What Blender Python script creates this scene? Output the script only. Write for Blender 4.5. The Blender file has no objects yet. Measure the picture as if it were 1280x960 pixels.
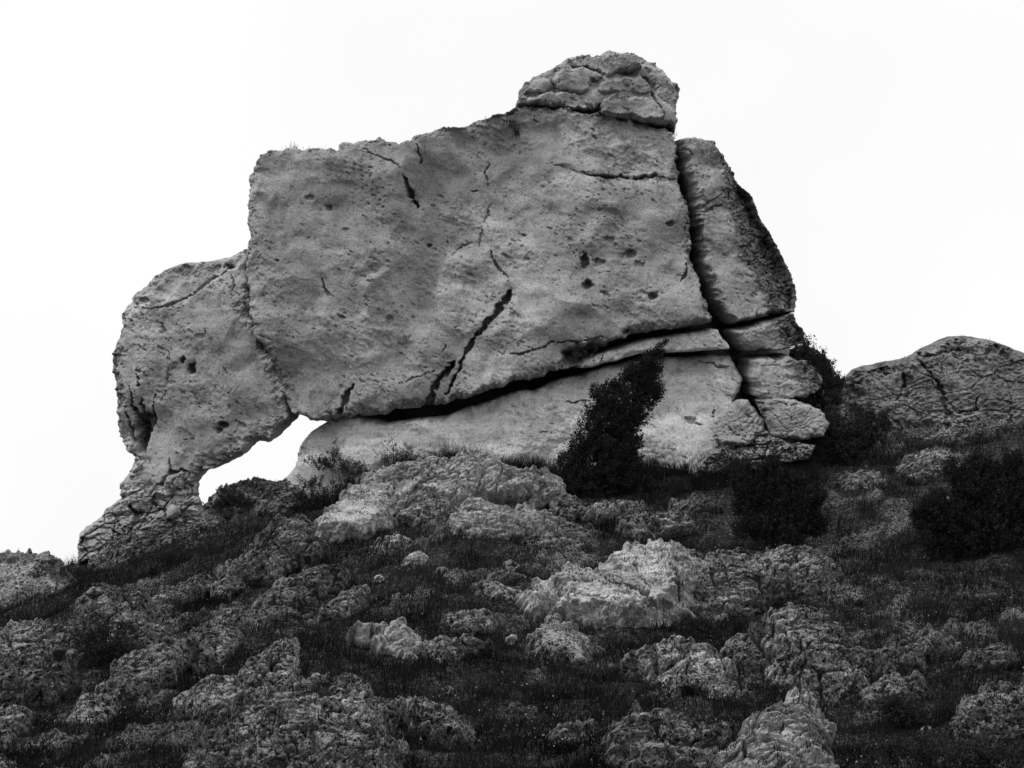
import bpy, math
import numpy as np
from mathutils import Vector

# ------------------------------------------------------------------ camera, sky, sun, exposure
SC = bpy.context.scene
COL = SC.collection
FPX = 2030.0
PITCH = math.radians(15.0)
EYE = np.array([0.0, 0.0, 1.6])
cam_data = bpy.data.cameras.new('camera')
cam_data.sensor_fit = 'HORIZONTAL'
cam_data.angle = 2 * math.atan(640.0 / FPX)
cam_data.clip_start = 0.1
cam_data.clip_end = 3000
cam = bpy.data.objects.new('camera', cam_data)
cam.location = EYE
cam.rotation_euler = (math.pi / 2 + PITCH, 0, 0)
COL.objects.link(cam)
SC.camera = cam

SUN_DIR = Vector((-0.58, -0.30, 0.90)).normalized()      # towards the sun, veiled by cloud
world = bpy.data.worlds.new('World')
SC.world = world
world.use_nodes = True
wn, wl = world.node_tree.nodes, world.node_tree.links
wn.clear()
sky = wn.new('ShaderNodeTexSky')
sky.sky_type = 'NISHITA'
sky.sun_disc = False
sky.sun_elevation = math.asin(SUN_DIR.z)
sky.sun_rotation = math.atan2(SUN_DIR.x, SUN_DIR.y)
sky.dust_density = 4.0
bw = wn.new('ShaderNodeRGBToBW')
wl.new(sky.outputs[0], bw.inputs[0])
# an even white cloud deck in front of the clear sky, with faint grey veils
tc = wn.new('ShaderNodeTexCoord')
nz = wn.new('ShaderNodeTexNoise')
nz.inputs['Scale'].default_value = 2.2
nz.inputs['Detail'].default_value = 4
wl.new(tc.outputs['Generated'], nz.inputs['Vector'])
mr = wn.new('ShaderNodeMapRange')
mr.inputs['From Min'].default_value = 0.3
mr.inputs['From Max'].default_value = 0.7
mr.inputs['To Min'].default_value = 6.6
mr.inputs['To Max'].default_value = 7.4
wl.new(nz.outputs[0], mr.inputs[0])
mx = wn.new('ShaderNodeMix')
mx.data_type = 'FLOAT'
mx.inputs[0].default_value = 0.9
wl.new(bw.outputs[0], mx.inputs[2])
wl.new(mr.outputs[0], mx.inputs[3])
bg = wn.new('ShaderNodeBackground')
bg.inputs['Strength'].default_value = 0.15
wl.new(mx.outputs[0], bg.inputs['Color'])
wo = wn.new('ShaderNodeOutputWorld')
wl.new(bg.outputs[0], wo.inputs[0])

sun_data = bpy.data.lights.new('sun', 'SUN')
sun_data.energy = 1.5
sun_data.angle = math.radians(11)
sun_data.color = (1, 1, 1)
sun = bpy.data.objects.new('sun', sun_data)
sun.rotation_euler = SUN_DIR.to_track_quat('Z', 'Y').to_euler()
sun.location = (0, 0, 40)
COL.objects.link(sun)

SC.view_settings.view_transform = 'Standard'
SC.view_settings.look = 'None'
SC.view_settings.exposure = 0.0
SC.view_settings.gamma = 1.0
SC.view_settings.use_curve_mapping = False

RNG = np.random.default_rng(11)

# ------------------------------------------------------------------ noise
_perm = np.random.default_rng(3).permutation(4096).astype(np.int64)

def hsh(ix, iy, s=0):
    return _perm[(_perm[(_perm[(ix + s * 131) & 4095] + iy) & 4095] + s * 17) & 4095]

def perlin(x, y, s=0):
    ix = np.floor(x).astype(np.int64); iy = np.floor(y).astype(np.int64)
    fx = x - ix; fy = y - iy
    u = fx * fx * fx * (fx * (fx * 6 - 15) + 10); v = fy * fy * fy * (fy * (fy * 6 - 15) + 10)
    def g(dx, dy):
        a = hsh(ix + dx, iy + dy, s) * (2 * np.pi / 4096)
        return np.cos(a) * (fx - dx) + np.sin(a) * (fy - dy)
    n0 = g(0, 0) * (1 - u) + g(1, 0) * u
    n1 = g(0, 1) * (1 - u) + g(1, 1) * u
    return 1.45 * (n0 * (1 - v) + n1 * v)

def fbm(x, y, lam, octs=4, s=0, gain=0.5):
    r = 0; a = 1.0; k = 1.0 / lam
    for i in range(octs):
        r = r + a * perlin(x * k + 7.3 * i, y * k + 3.1 * i, s + i)
        a *= gain; k *= 2.03
    return r

def ridged(x, y, lam, octs=4, s=0, gain=0.55):
    r = 0; a = 1.0; k = 1.0 / lam
    for i in range(octs):
        r = r + a * (1 - 2 * np.abs(perlin(x * k + 5.7 * i, y * k + 9.1 * i, s + i)))
        a *= gain; k *= 2.05
    return r

def worley(x, y, lam, s=0):
    """F1, F2, random of nearest cell (0..1), vector from its centre"""
    x = x / lam; y = y / lam
    ix = np.floor(x).astype(np.int64); iy = np.floor(y).astype(np.int64)
    f1 = np.full(x.shape, 9.0); f2 = np.full(x.shape, 9.0)
    cid = np.zeros(x.shape, np.int64); vx = np.zeros(x.shape); vy = np.zeros(x.shape)
    for dx in (-1, 0, 1):
        for dy in (-1, 0, 1):
            h1 = hsh(ix + dx, iy + dy, s); h2 = hsh(ix + dx, iy + dy, s + 5)
            px = ix + dx + 0.08 + 0.84 * h1 / 4096.0; py = iy + dy + 0.08 + 0.84 * h2 / 4096.0
            qx = x - px; qy = y - py
            d = np.hypot(qx, qy)
            near = d < f1
            f2 = np.where(near, f1, np.minimum(f2, d))
            cid = np.where(near, h1 * 7 + h2, cid)
            vx = np.where(near, qx, vx); vy = np.where(near, qy, vy)
            f1 = np.where(near, d, f1)
    return f1, f2, cid, vx * lam, vy * lam

def crand(cid, k=0):
    return hsh(cid & 4095, (cid >> 6) & 4095, 20 + k) / 4096.0

def sstep(a, b, x):
    t = np.clip((x - a) / (b - a), 0, 1)
    return t * t * (3 - 2 * t)

# ------------------------------------------------------------------ photo pixel -> ray
cp, sp = math.cos(PITCH), math.sin(PITCH)

def rays(u, v):
    u = np.asarray(u, float); v = np.asarray(v, float)
    x = (u - 640) / FPX; q = (480 - v) / FPX
    return np.stack([x, cp - q * sp, sp + q * cp], -1)

def at(u, v, y):
    d = rays(u, v)
    return EYE + d * (y / d[..., 1])[..., None]

# ------------------------------------------------------------------ terrain height
_yc = np.array([10, 16, 20, 24, 28, 32, 35, 37.5, 40.0])
_uc = np.array([-500, -150, 0, 150, 260, 350, 550, 750, 950, 1150, 1300, 1700.0])
_rows = np.array([
    [1150, 1150, 1150, 1150, 1150, 1150, 1150, 1150, 1150, 1150, 1150, 1150],
    [975, 975, 975, 970, 970, 970, 970, 972, 972, 970, 965, 960],
    [915, 900, 892, 878, 872, 868, 862, 866, 866, 860, 856, 850],
    [875, 850, 836, 808, 796, 786, 776, 784, 784, 777, 770, 765],
    [850, 812, 788, 752, 732, 716, 700, 712, 712, 702, 694, 690],
    [840, 790, 756, 714, 686, 662, 626, 634, 634, 624, 614, 606],
    [845, 785, 742, 694, 652, 620, 570, 578, 574, 564, 552, 545],
    [870, 805, 755, 706, 668, 630, 560, 566, 560, 546, 530, 523],
    [910, 840, 785, 735, 700, 655, 590, 580, 565, 532, 515, 508]], float)

def ground(x, y, rough=True):
    x = np.asarray(x, float); y = np.asarray(y, float)
    yy = np.clip(y, 10, 40)
    u = 640 + FPX * 0.985 * x / np.maximum(yy, 1)
    def smooth_idx(g, q):
        q = np.clip(q, g[0], g[-1] - 1e-6)
        i = np.clip(np.searchsorted(g, q, side='right') - 1, 0, len(g) - 2)
        return i, (q - g[i]) / (g[i + 1] - g[i])
    iu, fu = smooth_idx(_uc, u); iy, fy = smooth_idx(_yc, yy)
    fu = fu * fu * (3 - 2 * fu)
    r = (_rows[iy, iu] * (1 - fu) + _rows[iy, iu + 1] * fu) * (1 - fy) + (_rows[iy + 1, iu] * (1 - fu) + _rows[iy + 1, iu + 1] * fu) * fy
    q = (480 - r) / FPX
    z = 1.6 + yy * (sp + q * cp) / (cp - q * sp)
    z = np.where(y < 10, z * np.clip((y + 15) / 25.0, 0, 1), z)
    far = np.maximum(y - 40, 0)
    z = z - 0.42 * far / (1 + far / 45.0)
    if rough:
        z = z + 0.16 * fbm(x, y, 3.1, 3, 40) + 0.06 * fbm(x, y, 0.7, 3, 44)
    return z

def hit(u, v):
    """distance y at which the pixel's ray meets the ground"""
    ys = np.arange(9, 40, 0.1)
    d = rays(u, v)
    z = 1.6 + ys * d[2] / d[1]
    g = ground(ys * d[0] / d[1], ys, False)
    b = np.nonzero(g > z)[0]
    return float(ys[b[0]]) if len(b) else 36.0

# ------------------------------------------------------------------ object helpers
def tag(o, label=None, cat=None, group=None, kind=None):
    if label: o['label'] = label
    if cat: o['category'] = cat
    if group: o['group'] = group
    if kind: o['kind'] = kind
    return o

def empty(name, loc):
    o = bpy.data.objects.new(name, None)
    o.location = tuple(float(c) for c in loc)
    o.empty_display_size = 0.3
    COL.objects.link(o)
    return o

def mesh_obj(name, V, tris, mat, parent=None, attrs=None, smooth=True):
    V = np.asarray(V, np.float32); tris = np.asarray(tris, np.int32)
    me = bpy.data.meshes.new(name)
    me.vertices.add(len(V)); me.vertices.foreach_set('co', V.ravel())
    n = len(tris)
    me.loops.add(n * 3); me.loops.foreach_set('vertex_index', tris.ravel())
    me.polygons.add(n)
    me.polygons.foreach_set('loop_start', np.arange(0, n * 3, 3, dtype=np.int32))
    me.polygons.foreach_set('loop_total', np.full(n, 3, np.int32))
    me.polygons.foreach_set('use_smooth', np.full(n, bool(smooth)))
    for k, a in (attrs or {}).items():
        at_ = me.attributes.new(k, 'FLOAT', 'POINT')
        at_.data.foreach_set('value', np.asarray(a, np.float32))
    me.materials.append(mat)
    me.update(calc_edges=True)
    o = bpy.data.objects.new(name, me)
    COL.objects.link(o)
    if parent is not None:
        o.parent = parent
        o.matrix_parent_inverse = parent.matrix_basis.inverted()
    return o

# ------------------------------------------------------------------ materials (black-and-white place: all greys)
def rock_mat(name, lo, hi, dark, speck, scale=1.0, bump=0.5, fine=0.35, blotch=0.42, fth=0.57):
    m = bpy.data.materials.new(name); m.use_nodes = True
    n, l = m.node_tree.nodes, m.node_tree.links
    n.clear()
    out = n.new('ShaderNodeOutputMaterial'); b = n.new('ShaderNodeBsdfPrincipled')
    b.inputs['Roughness'].default_value = 0.92
    b.inputs['Specular IOR Level'].default_value = 0.18
    l.new(b.outputs[0], out.inputs[0])
    geo = n.new('ShaderNodeNewGeometry')
    def noise(sc, det=6, rough=0.6, off=0.0):
        t = n.new('ShaderNodeTexNoise'); t.inputs['Scale'].default_value = sc * scale
        t.inputs['Detail'].default_value = det; t.inputs['Roughness'].default_value = rough
        v = n.new('ShaderNodeVectorMath'); v.operation = 'ADD'; v.inputs[1].default_value = (off, off * 2, -off)
        l.new(geo.outputs['Position'], v.inputs[0]); l.new(v.outputs[0], t.inputs['Vector'])
        return t.outputs[0]
    def remap(s, a, b_, c, d):
        t = n.new('ShaderNodeMapRange'); t.interpolation_type = 'SMOOTHSTEP'
        t.inputs[1].default_value = a; t.inputs[2].default_value = b_; t.inputs[3].default_value = c; t.inputs[4].default_value = d
        l.new(s, t.inputs[0]); return t.outputs[0]
    def math_(op, a, b_):
        t = n.new('ShaderNodeMath'); t.operation = op
        for i, q in enumerate((a, b_)):
            if isinstance(q, (int, float)): t.inputs[i].default_value = q
            else: l.new(q, t.inputs[i])
        return t.outputs[0]
    base = math_('MULTIPLY', remap(noise(0.9, 8, 0.62), 0.3, 0.7, lo, hi), remap(noise(0.28, 4, 0.55, 4.4), 0.33, 0.66, 0.72, 1.15))
    mp = n.new('ShaderNodeMapping'); mp.inputs['Rotation'].default_value = (0, math.radians(-36), 0); mp.inputs['Scale'].default_value = (0.35, 1.0, 2.2)
    l.new(geo.outputs['Position'], mp.inputs['Vector'])
    st = n.new('ShaderNodeTexNoise'); st.inputs['Scale'].default_value = 1.3; st.inputs['Detail'].default_value = 6; st.inputs['Roughness'].default_value = 0.65
    l.new(mp.outputs[0], st.inputs['Vector'])
    base = math_('MULTIPLY', base, remap(st.outputs[0], 0.36, 0.66, 0.76, 1.10))
    # grain of the stone
    grain = remap(noise(26, 5, 0.7, 3.1), 0.3, 0.7, 0.74, 1.22)
    base = math_('MULTIPLY', base, grain)
    # grey lichen blotches and fine dark specks
    blot = math_('MULTIPLY', remap(noise(3.2, 7, 0.72, 8.0), 0.50, 0.66, 0, 1), blotch)
    base = math_('MULTIPLY', base, math_('SUBTRACT', 1.0, blot))
    sp1 = remap(noise(11.0, 6, 0.75, 1.7), fth - 0.02, fth + 0.09, 0, speck)
    base = math_('MULTIPLY', base, math_('SUBTRACT', 1.0, sp1))
    fi = remap(noise(30.0, 5, 0.75, 6.3), fth, fth + 0.09, 0, fine)
    base = math_('MULTIPLY', base, math_('SUBTRACT', 1.0, fi))
    # dark lichen crust where the mesh says so
    a = n.new('ShaderNodeAttribute'); a.attribute_name = 'lichen'
    cr = math_('MULTIPLY', a.outputs['Fac'], remap(noise(7.0, 7, 0.75, 5.5), 0.36, 0.60, 0.25, 1.0))
    mixn = n.new('ShaderNodeMix'); mixn.data_type = 'FLOAT'
    l.new(cr, mixn.inputs[0]); l.new(base, mixn.inputs[2]); mixn.inputs[3].default_value = dark
    comb = n.new('ShaderNodeCombineColor')
    for i in range(3): l.new(mixn.outputs[0], comb.inputs[i])
    l.new(comb.outputs[0], b.inputs['Base Color'])
    bp = n.new('ShaderNodeBump'); bp.inputs['Strength'].default_value = bump; bp.inputs['Distance'].default_value = 0.03
    hsum = math_('ADD', noise(38, 6, 0.7, 2.0), math_('MULTIPLY', noise(12, 4, 0.6, 9.0), 0.8))
    l.new(hsum, bp.inputs['Height']); l.new(bp.outputs[0], b.inputs['Normal'])
    return m

def leaf_mat(name, lo, hi, trans=0.15):
    m = bpy.data.materials.new(name); m.use_nodes = True
    n, l = m.node_tree.nodes, m.node_tree.links
    n.clear()
    out = n.new('ShaderNodeOutputMaterial')
    a = n.new('ShaderNodeAttribute'); a.attribute_name = 'tint'
    r = n.new('ShaderNodeMapRange'); r.inputs[3].default_value = lo; r.inputs[4].default_value = hi
    l.new(a.outputs['Fac'], r.inputs[0])
    c = n.new('ShaderNodeCombineColor')
    for i in range(3): l.new(r.outputs[0], c.inputs[i])
    d = n.new('ShaderNodeBsdfDiffuse'); t = n.new('ShaderNodeBsdfTranslucent'); mx_ = n.new('ShaderNodeMixShader')
    l.new(c.outputs[0], d.inputs[0]); l.new(c.outputs[0], t.inputs[0])
    mx_.inputs[0].default_value = trans
    l.new(d.outputs[0], mx_.inputs[1]); l.new(t.outputs[0], mx_.inputs[2]); l.new(mx_.outputs[0], out.inputs[0])
    return m

M_MAIN = rock_mat('pale_limestone', 0.32, 0.47, 0.075, 0.40, 1.0, 0.6, 0.7, 0.36, 0.56)
M_BASE = rock_mat('pale_limestone_footing', 0.56, 0.74, 0.06, 0.42, 1.0, 0.6, 0.6, 0.38, 0.56)
M_PALE = rock_mat('bleached_limestone', 0.46, 0.72, 0.03, 0.7, 1.25, 0.9, 0.85, 0.5, 0.54)
M_GREY = rock_mat('grey_limestone', 0.25, 0.40, 0.05, 0.6, 1.0, 0.8, 0.75, 0.55, 0.54)
M_FORE = rock_mat('weathered_limestone', 0.27, 0.62, 0.02, 0.92, 1.25, 1.0, 0.96, 0.7, 0.505)
M_SOIL = rock_mat('stony_soil', 0.14, 0.40, 0.009, 0.95, 1.6, 1.0, 0.95, 0.8, 0.48)
M_GRASS = leaf_mat('dry_dark_grass', 0.005, 0.034, 0.2)
M_HERB = leaf_mat('low_herb_leaves', 0.009, 0.06, 0.15)
M_FLOWER = leaf_mat('pale_flower_heads', 0.08, 0.5, 0.1)
M_JUNIPER = leaf_mat('juniper_needles', 0.009, 0.045, 0.05)
M_SHRUB = leaf_mat('shrub_leaves', 0.012, 0.06, 0.1)
M_BARK = rock_mat('dark_bark', 0.05, 0.09, 0.02, 0.4, 4.0, 0.6)

# ------------------------------------------------------------------ rock building
class Frame:
    """a plane standing in the place: e1 to the right, e2 up the plane, e3 into the hill"""
    def __init__(s, u, v, y, lean=0.0, yaw=0.0, k=0.0):
        s.P = at(u, v, y)
        le, ya = math.radians(lean), math.radians(yaw)
        n = np.array([-math.sin(ya), math.cos(ya), 0.0]); up = np.array([0, 0, 1.0])
        s.e1 = np.array([math.cos(ya), math.sin(ya), 0.0])
        s.e2 = up * math.cos(le) + n * math.sin(le)
        s.e3 = n * math.cos(le) - up * math.sin(le)
        s.px = np.linalg.norm(s.P - EYE) / FPX            # metres per photo pixel
        s.n = s.e3.copy()
        vw = (s.P - EYE) / np.linalg.norm(s.P - EYE)      # beds dip into the hill, up from the viewer's side
        s.e3 = vw * (1 - k) + s.n * k
        s.e3 /= np.linalg.norm(s.e3)
    def ab(s, pts, c=0.0):
        pts = np.asarray(pts, float)
        d = rays(pts[:, 0], pts[:, 1])
        o = s.P + s.e3 * c
        t = ((o - EYE) @ s.n) / (d @ s.n)
        w = EYE + d * t[:, None] - o
        return np.stack([w @ s.e1, w @ s.e2], -1)
    def world(s, a, b, c):
        return s.P + a[:, None] * s.e1 + b[:, None] * s.e2 + c[:, None] * s.e3

def dens(poly, step, amp, seed, lam=None, cut=0.14):
    """cut the corners a little, densify and roughen an outline"""
    p = np.asarray(poly, float)
    q = np.roll(p, -1, 0)
    p = np.stack([p * (1 - cut) + q * cut, p * cut + q * (1 - cut)], 1).reshape(-1, 2)
    out = []
    for i in range(len(p)):
        a, b = p[i], p[(i + 1) % len(p)]
        k = max(1, int(np.linalg.norm(b - a) / step))
        t = np.arange(k)[:, None] / k
        out.append(a + (b - a) * t)
    p = np.concatenate(out)
    t = np.roll(p, -1, 0) - np.roll(p, 1, 0)
    t /= np.linalg.norm(t, axis=1)[:, None] + 1e-9
    nrm = np.stack([t[:, 1], -t[:, 0]], -1)
    f = fbm(p[:, 0] + seed * 3.7, p[:, 1] - seed * 1.9, lam or step * 9, 5, seed + 60, 0.72)
    return p + nrm * (f * amp)[:, None]

def seg_dist(X, Y, P, Q, W=None):
    """distance to a set of segments; with W also the interpolated width there"""
    best = np.full(X.shape, 1e9); wid = np.zeros(X.shape)
    for i in range(len(P)):
        ax, ay = P[i]; bx, by = Q[i]
        dx, dy = bx - ax, by - ay
        L = dx * dx + dy * dy + 1e-12
        t = np.clip(((X - ax) * dx + (Y - ay) * dy) / L, 0, 1)
        d = (X - ax - t * dx) ** 2 + (Y - ay - t * dy) ** 2
        m = d < best
        best = np.where(m, d, best)
        if W is not None: wid = np.where(m, W[i] + (W[i + 1] - W[i]) * t, wid)
    return np.sqrt(best), wid

def inside(X, Y, poly):
    r = np.zeros(X.shape, bool)
    n = len(poly)
    for i in range(n):
        x1, y1 = poly[i]; x2, y2 = poly[(i + 1) % n]
        if y1 == y2: continue
        c = ((y1 > Y) != (y2 > Y)) & (X < (x2 - x1) * (Y - y1) / (y2 - y1) + x1)
        r ^= c
    return r

def poly_sdf(X, Y, poly):
    shape = X.shape
    X = X.ravel(); Y = Y.ravel()
    d, _ = seg_dist(X, Y, poly, np.roll(poly, -1, 0))
    return np.where(inside(X, Y, poly), -d, d).reshape(shape)

def carve_lines(A, B, lines, fr, c):
    """cracks: list of (points in px, half widths in px, depth in m)"""
    tot = np.zeros(A.shape)
    for pts, wid, depth in lines:
        p = fr.ab(pts, c)
        w = np.broadcast_to(np.asarray(wid, float), (len(p),)) * fr.px
        w = w.copy()
        if depth < 0.32: w[0] *= 0.3; w[-1] *= 0.3
        mg = w.max() * 2 + 0.1
        bb = (A > p[:, 0].min() - mg) & (A < p[:, 0].max() + mg) & (B > p[:, 1].min() - mg) & (B < p[:, 1].max() + mg)
        if not bb.any(): continue
        a, b = A[bb], B[bb]
        a2 = a + 0.05 * fbm(a, b, 0.30, 4, 71, 0.65); b2 = b + 0.05 * fbm(a, b, 0.30, 4, 75, 0.65)
        d, ww = seg_dist(a2, b2, p[:-1], p[1:], w)
        ww = ww * np.maximum(0.02, 0.9 + 1.0 * fbm(a, b, 0.22, 3, 79)) + 1e-4
        k = depth * (1 - sstep(0.45, 1.25, d / ww))
        tot[bb] = np.maximum(tot[bb], k)
    return tot

def style_smooth(a, b, s, pitd=1.0, big=1.0):
    """broad limestone face with slanting bands of small pits"""
    wa = a + 0.35 * fbm(a, b, 1.6, 3, s + 1); wb = b + 0.35 * fbm(a, b, 1.6, 3, s + 4)
    h = big * (0.27 * fbm(a, b, 3.2, 3, s + 7) + 0.11 * fbm(wa, wb, 0.95, 2, s + 9, 0.4))
    h += big * 0.05 * 1.7 * ridged(wa, wb, 1.5, 2, s + 3, 0.4)
    th = math.radians(-34)
    al = a * math.cos(th) + b * math.sin(th); ac = -a * math.sin(th) + b * math.cos(th)
    msk = 0.25 + 1.0 * sstep(-0.35, 0.45, fbm(al * 0.6, ac, 1.7, 3, s + 11))
    h += msk * 0.018 * ridged(al * 0.45, ac, 0.28, 4, s + 12) + msk * 0.014 * fbm(a, b, 0.10, 3, s + 15, 0.65)
    mask = sstep(-0.05, 0.6, fbm(al * 0.5, ac, 1.1, 3, s + 18)) * pitd
    pit = 0
    for lam, dep, k in ((0.085, 0.05, 0), (0.14, 0.07, 2), (0.26, 0.11, 1)):
        f1, f2, cid, _, _ = worley(al * 0.48 + 0.03 * fbm(a, b, .1, 2, s + 5), ac + 0.03 * fbm(a, b, .1, 2, s + 6), lam, s + 20 + k)
        on = crand(cid, 4) < (0.20 + 0.6 * mask) * (1, 0.10, 0.32)[k]
        rad = 0.10 + 0.26 * crand(cid, 5) ** 2
        pit = np.maximum(pit, np.where(on, dep * (1 - sstep(rad * 0.4, rad, f1)), 0))
    f1, f2, cid, _, _ = worley(wa * 0.8, wb, 0.8, s + 30)
    hair = 0.02 * (1 - sstep(0.0, 0.025, f2 - f1)) * sstep(0.15, 0.5, fbm(a, b, 1.5, 2, s + 33))
    return h - pit * np.minimum(1, msk + 0.1) - hair

def style_karst(a, b, s, size=1.0):
    """rough, fissured, angular weathered limestone"""
    k = min(1.0, max(0.45, size))
    wa = a + 0.05 * fbm(a, b, 0.4, 3, s + 1); wb = b + 0.05 * fbm(a, b, 0.4, 3, s + 4)
    h = k * (0.11 * fbm(a, b, 1.1, 3, s + 7))
    f1, f2, cid, vx, vy = worley(wa * 0.85, wb * 1.3, 0.66 * k, s + 2)
    h += 0.75 * ((crand(cid, 1) - .5) * vx + (crand(cid, 2) - .25) * vy) + 0.20 * k * (crand(cid, 3) - .5)
    h -= 0.20 * k * (1 - sstep(0.0, 0.06, f2 - f1))
    f1, f2, cid, vx, vy = worley(wa * 0.9, wb * 1.5, 0.25, s + 6)
    h += 0.85 * ((crand(cid, 1) - .5) * vx + (crand(cid, 2) - .3) * vy) + 0.05 * (crand(cid, 3) - .5)
    h -= 0.09 * (1 - sstep(0.0, 0.10, f2 - f1)) * sstep(-.3, .3, fbm(a, b, 0.8, 2, s + 8))
    f1, f2, cid, vx, vy = worley(wa, wb * 1.3, 0.10, s + 16)
    h += 0.7 * ((crand(cid, 1) - .5) * vx + (crand(cid, 2) - .4) * vy)
    h -= np.where(crand(cid, 4) < 0.4, 0.07 * (1 - sstep(0.08, 0.34, f1)), 0)
    h += 0.028 * ridged(wa, wb, 0.22, 4, s + 12) + 0.02 * fbm(a, b, 0.07, 3, s + 15, 0.65)
    th = math.radians(24 + 22 * math.sin(s * 1.7))          # bedding: broken steps with undercut edges
    tt = (-a * math.sin(th) + b * math.cos(th) + 0.14 * fbm(a, b, 0.6, 3, s + 28)) / (0.24 * (0.8 + 0.4 * math.sin(s)))
    fr_ = tt - np.floor(tt)
    h += 0.15 * k * (sstep(0.0, 0.16, fr_) - fr_) * sstep(-0.35, 0.25, fbm(a, b, 0.9, 2, s + 29))
    return h

SLOPEPTS = []
ROCKPTS = []      # rock surface points, to keep grass out from inside the stones

def relief(name, poly, fr, F, R, mat, parent=None, c0=0.0, res=1.25, rough=0.02, style='smooth', seed=1, T=1.2, lines=(),
           hmod=None, lichen=None, power=2.4, deep=False, damp=1.0, cut=0.06, **kw):
    """a closed stone: outline at depth c0, bulging F metres to the front, tapering T metres into the hill"""
    s = fr.px * res
    out = dens(fr.ab(poly, c0), s * 2.2, rough, seed, 0.55 if style == 'karst' else None, cut)
    lo = out.min(0) - s; hi = out.max(0) + s
    xs = np.arange(lo[0], hi[0], s); ys = np.arange(lo[1], hi[1], s)
    A, B = np.meshgrid(xs, ys, indexing='ij')
    D = poly_sdf(A, B, out)
    keep = D < 0.35 * s
    idx = -np.ones(A.shape, int)
    nx, ny = A.shape
    i00 = keep[:-1, :-1]; i10 = keep[1:, :-1]; i01 = keep[:-1, 1:]; i11 = keep[1:, 1:]
    lin = np.arange(nx * ny).reshape(nx, ny)
    l00, l10, l01, l11 = lin[:-1, :-1], lin[1:, :-1], lin[:-1, 1:], lin[1:, 1:]
    T_ = []
    full = i00 & i10 & i01 & i11
    alt = ((np.arange(nx - 1)[:, None] + np.arange(ny - 1)[None, :]) % 2).astype(bool)
    for m, t1, t2 in ((full & alt, (l00, l10, l11), (l00, l11, l01)), (full & ~alt, (l00, l10, l01), (l10, l11, l01))):
        for t in (t1, t2): T_.append(np.stack([q[m] for q in t], -1))
    for m, t in ((i00 & i10 & i01 & ~i11, (l00, l10, l01)), (i10 & i11 & i01 & ~i00, (l10, l11, l01)),
                 (i00 & i10 & i11 & ~i01, (l00, l10, l11)), (i00 & i11 & i01 & ~i10, (l00, l11, l01))):
        T_.append(np.stack([q[m] for q in t], -1))
    tris = np.concatenate(T_)
    used = np.unique(tris)
    rem = -np.ones(nx * ny, int); rem[used] = np.arange(len(used))
    tris = rem[tris]
    a = A.ravel()[used]; b = B.ravel()[used]; d = D.ravel()[used]
    # border edges: snapped onto the outline
    E = np.concatenate([tris[:, [0, 1]], tris[:, [1, 2]], tris[:, [2, 0]]])
    key = np.sort(E, 1); k1 = key[:, 0] * (len(a) + 1) + key[:, 1]
    _, first, cnt = np.unique(k1, return_index=True, return_counts=True)
    bord = E[first[cnt == 1]]
    bv = np.unique(bord)
    for _ in range(2):
        P0, Q0 = out, np.roll(out, -1, 0)
        bx, by = a[bv].copy(), b[bv].copy()
        best = np.full(len(bv), 1e9); nxp = bx.copy(); nyp = by.copy()
        for i in range(len(P0)):
            dx, dy = Q0[i] - P0[i]
            t = np.clip(((bx - P0[i, 0]) * dx + (by - P0[i, 1]) * dy) / (dx * dx + dy * dy + 1e-12), 0, 1)
            qx = P0[i, 0] + t * dx; qy = P0[i, 1] + t * dy
            dd = (bx - qx) ** 2 + (by - qy) ** 2
            m = dd < best
            best = np.where(m, dd, best); nxp = np.where(m, qx, nxp); nyp = np.where(m, qy, nyp)
        a[bv] = nxp; b[bv] = nyp; d[bv] = 0
        break
    Rv = R * (0.75 + 0.75 * fbm(a, b, 0.45, 5, seed + 81, 0.7)); Rv = np.maximum(Rv, 0.2 * R)
    t = np.clip(-d / Rv, 0, 1)
    prof = (1 - (1 - t) ** power) ** (1 / power) if power <= 3 else 1 - (1 - t) ** power
    h = F * prof
    rim = 0.2 + 0.8 * sstep(0.0, 0.12 if style == 'smooth' else 0.07, -d)
    det = style_smooth(a, b, seed, **kw) if style == 'smooth' else style_karst(a, b, seed, **kw)
    if hmod is not None: det = det + hmod(a, b, d)
    h = h + damp * det * rim * (np.minimum(1, np.maximum(t * 2.5, 0.15)) if style == 'smooth' else 1.0)
    if style == 'karst':                                   # open joints, straight and angular
        th_ = 0.5 + 0.4 * math.sin(seed * 2.3)
        ja = a * math.cos(th_) + b * math.sin(th_); jb = -a * math.sin(th_) + b * math.cos(th_)
        f1, f2, cid, _, _ = worley(ja * 0.7 + 0.02 * fbm(a, b, .15, 2, 3), jb * 1.2 + 0.02 * fbm(a, b, .15, 2, 4), 0.46, seed + 91)
        h = h - 0.20 * (1 - sstep(0.02, 0.085, f2 - f1)) * sstep(-0.45, 0.0, fbm(a, b, 0.7, 2, seed + 95)) * sstep(0, 0.1, -d)
    if len(lines): h = h - carve_lines(a, b, lines, fr, c0 - 0.85 * F)
    h[bv] = 0
    c = c0 - h
    V = fr.world(a, b, c)
    li = np.zeros(len(a)) if lichen is None else np.clip(lichen(a, b, d), 0, 1)
    # back shell: the border drawn together into the hill
    ca, cb = a[bv].mean(), b[bv].mean()
    rings = [(0.02, 0.45), (0.12, 0.75), (0.5, 0.95)] if deep else [(0.05, 0.25), (0.25, 0.6), (0.6, 0.92)]
    remb = -np.ones(len(a), int); remb[bv] = np.arange(len(bv))
    n0 = len(a); nb = len(bv)
    Vs = [V]; tl = [tris]; prev = bv; off = n0; lis = [li]
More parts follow.
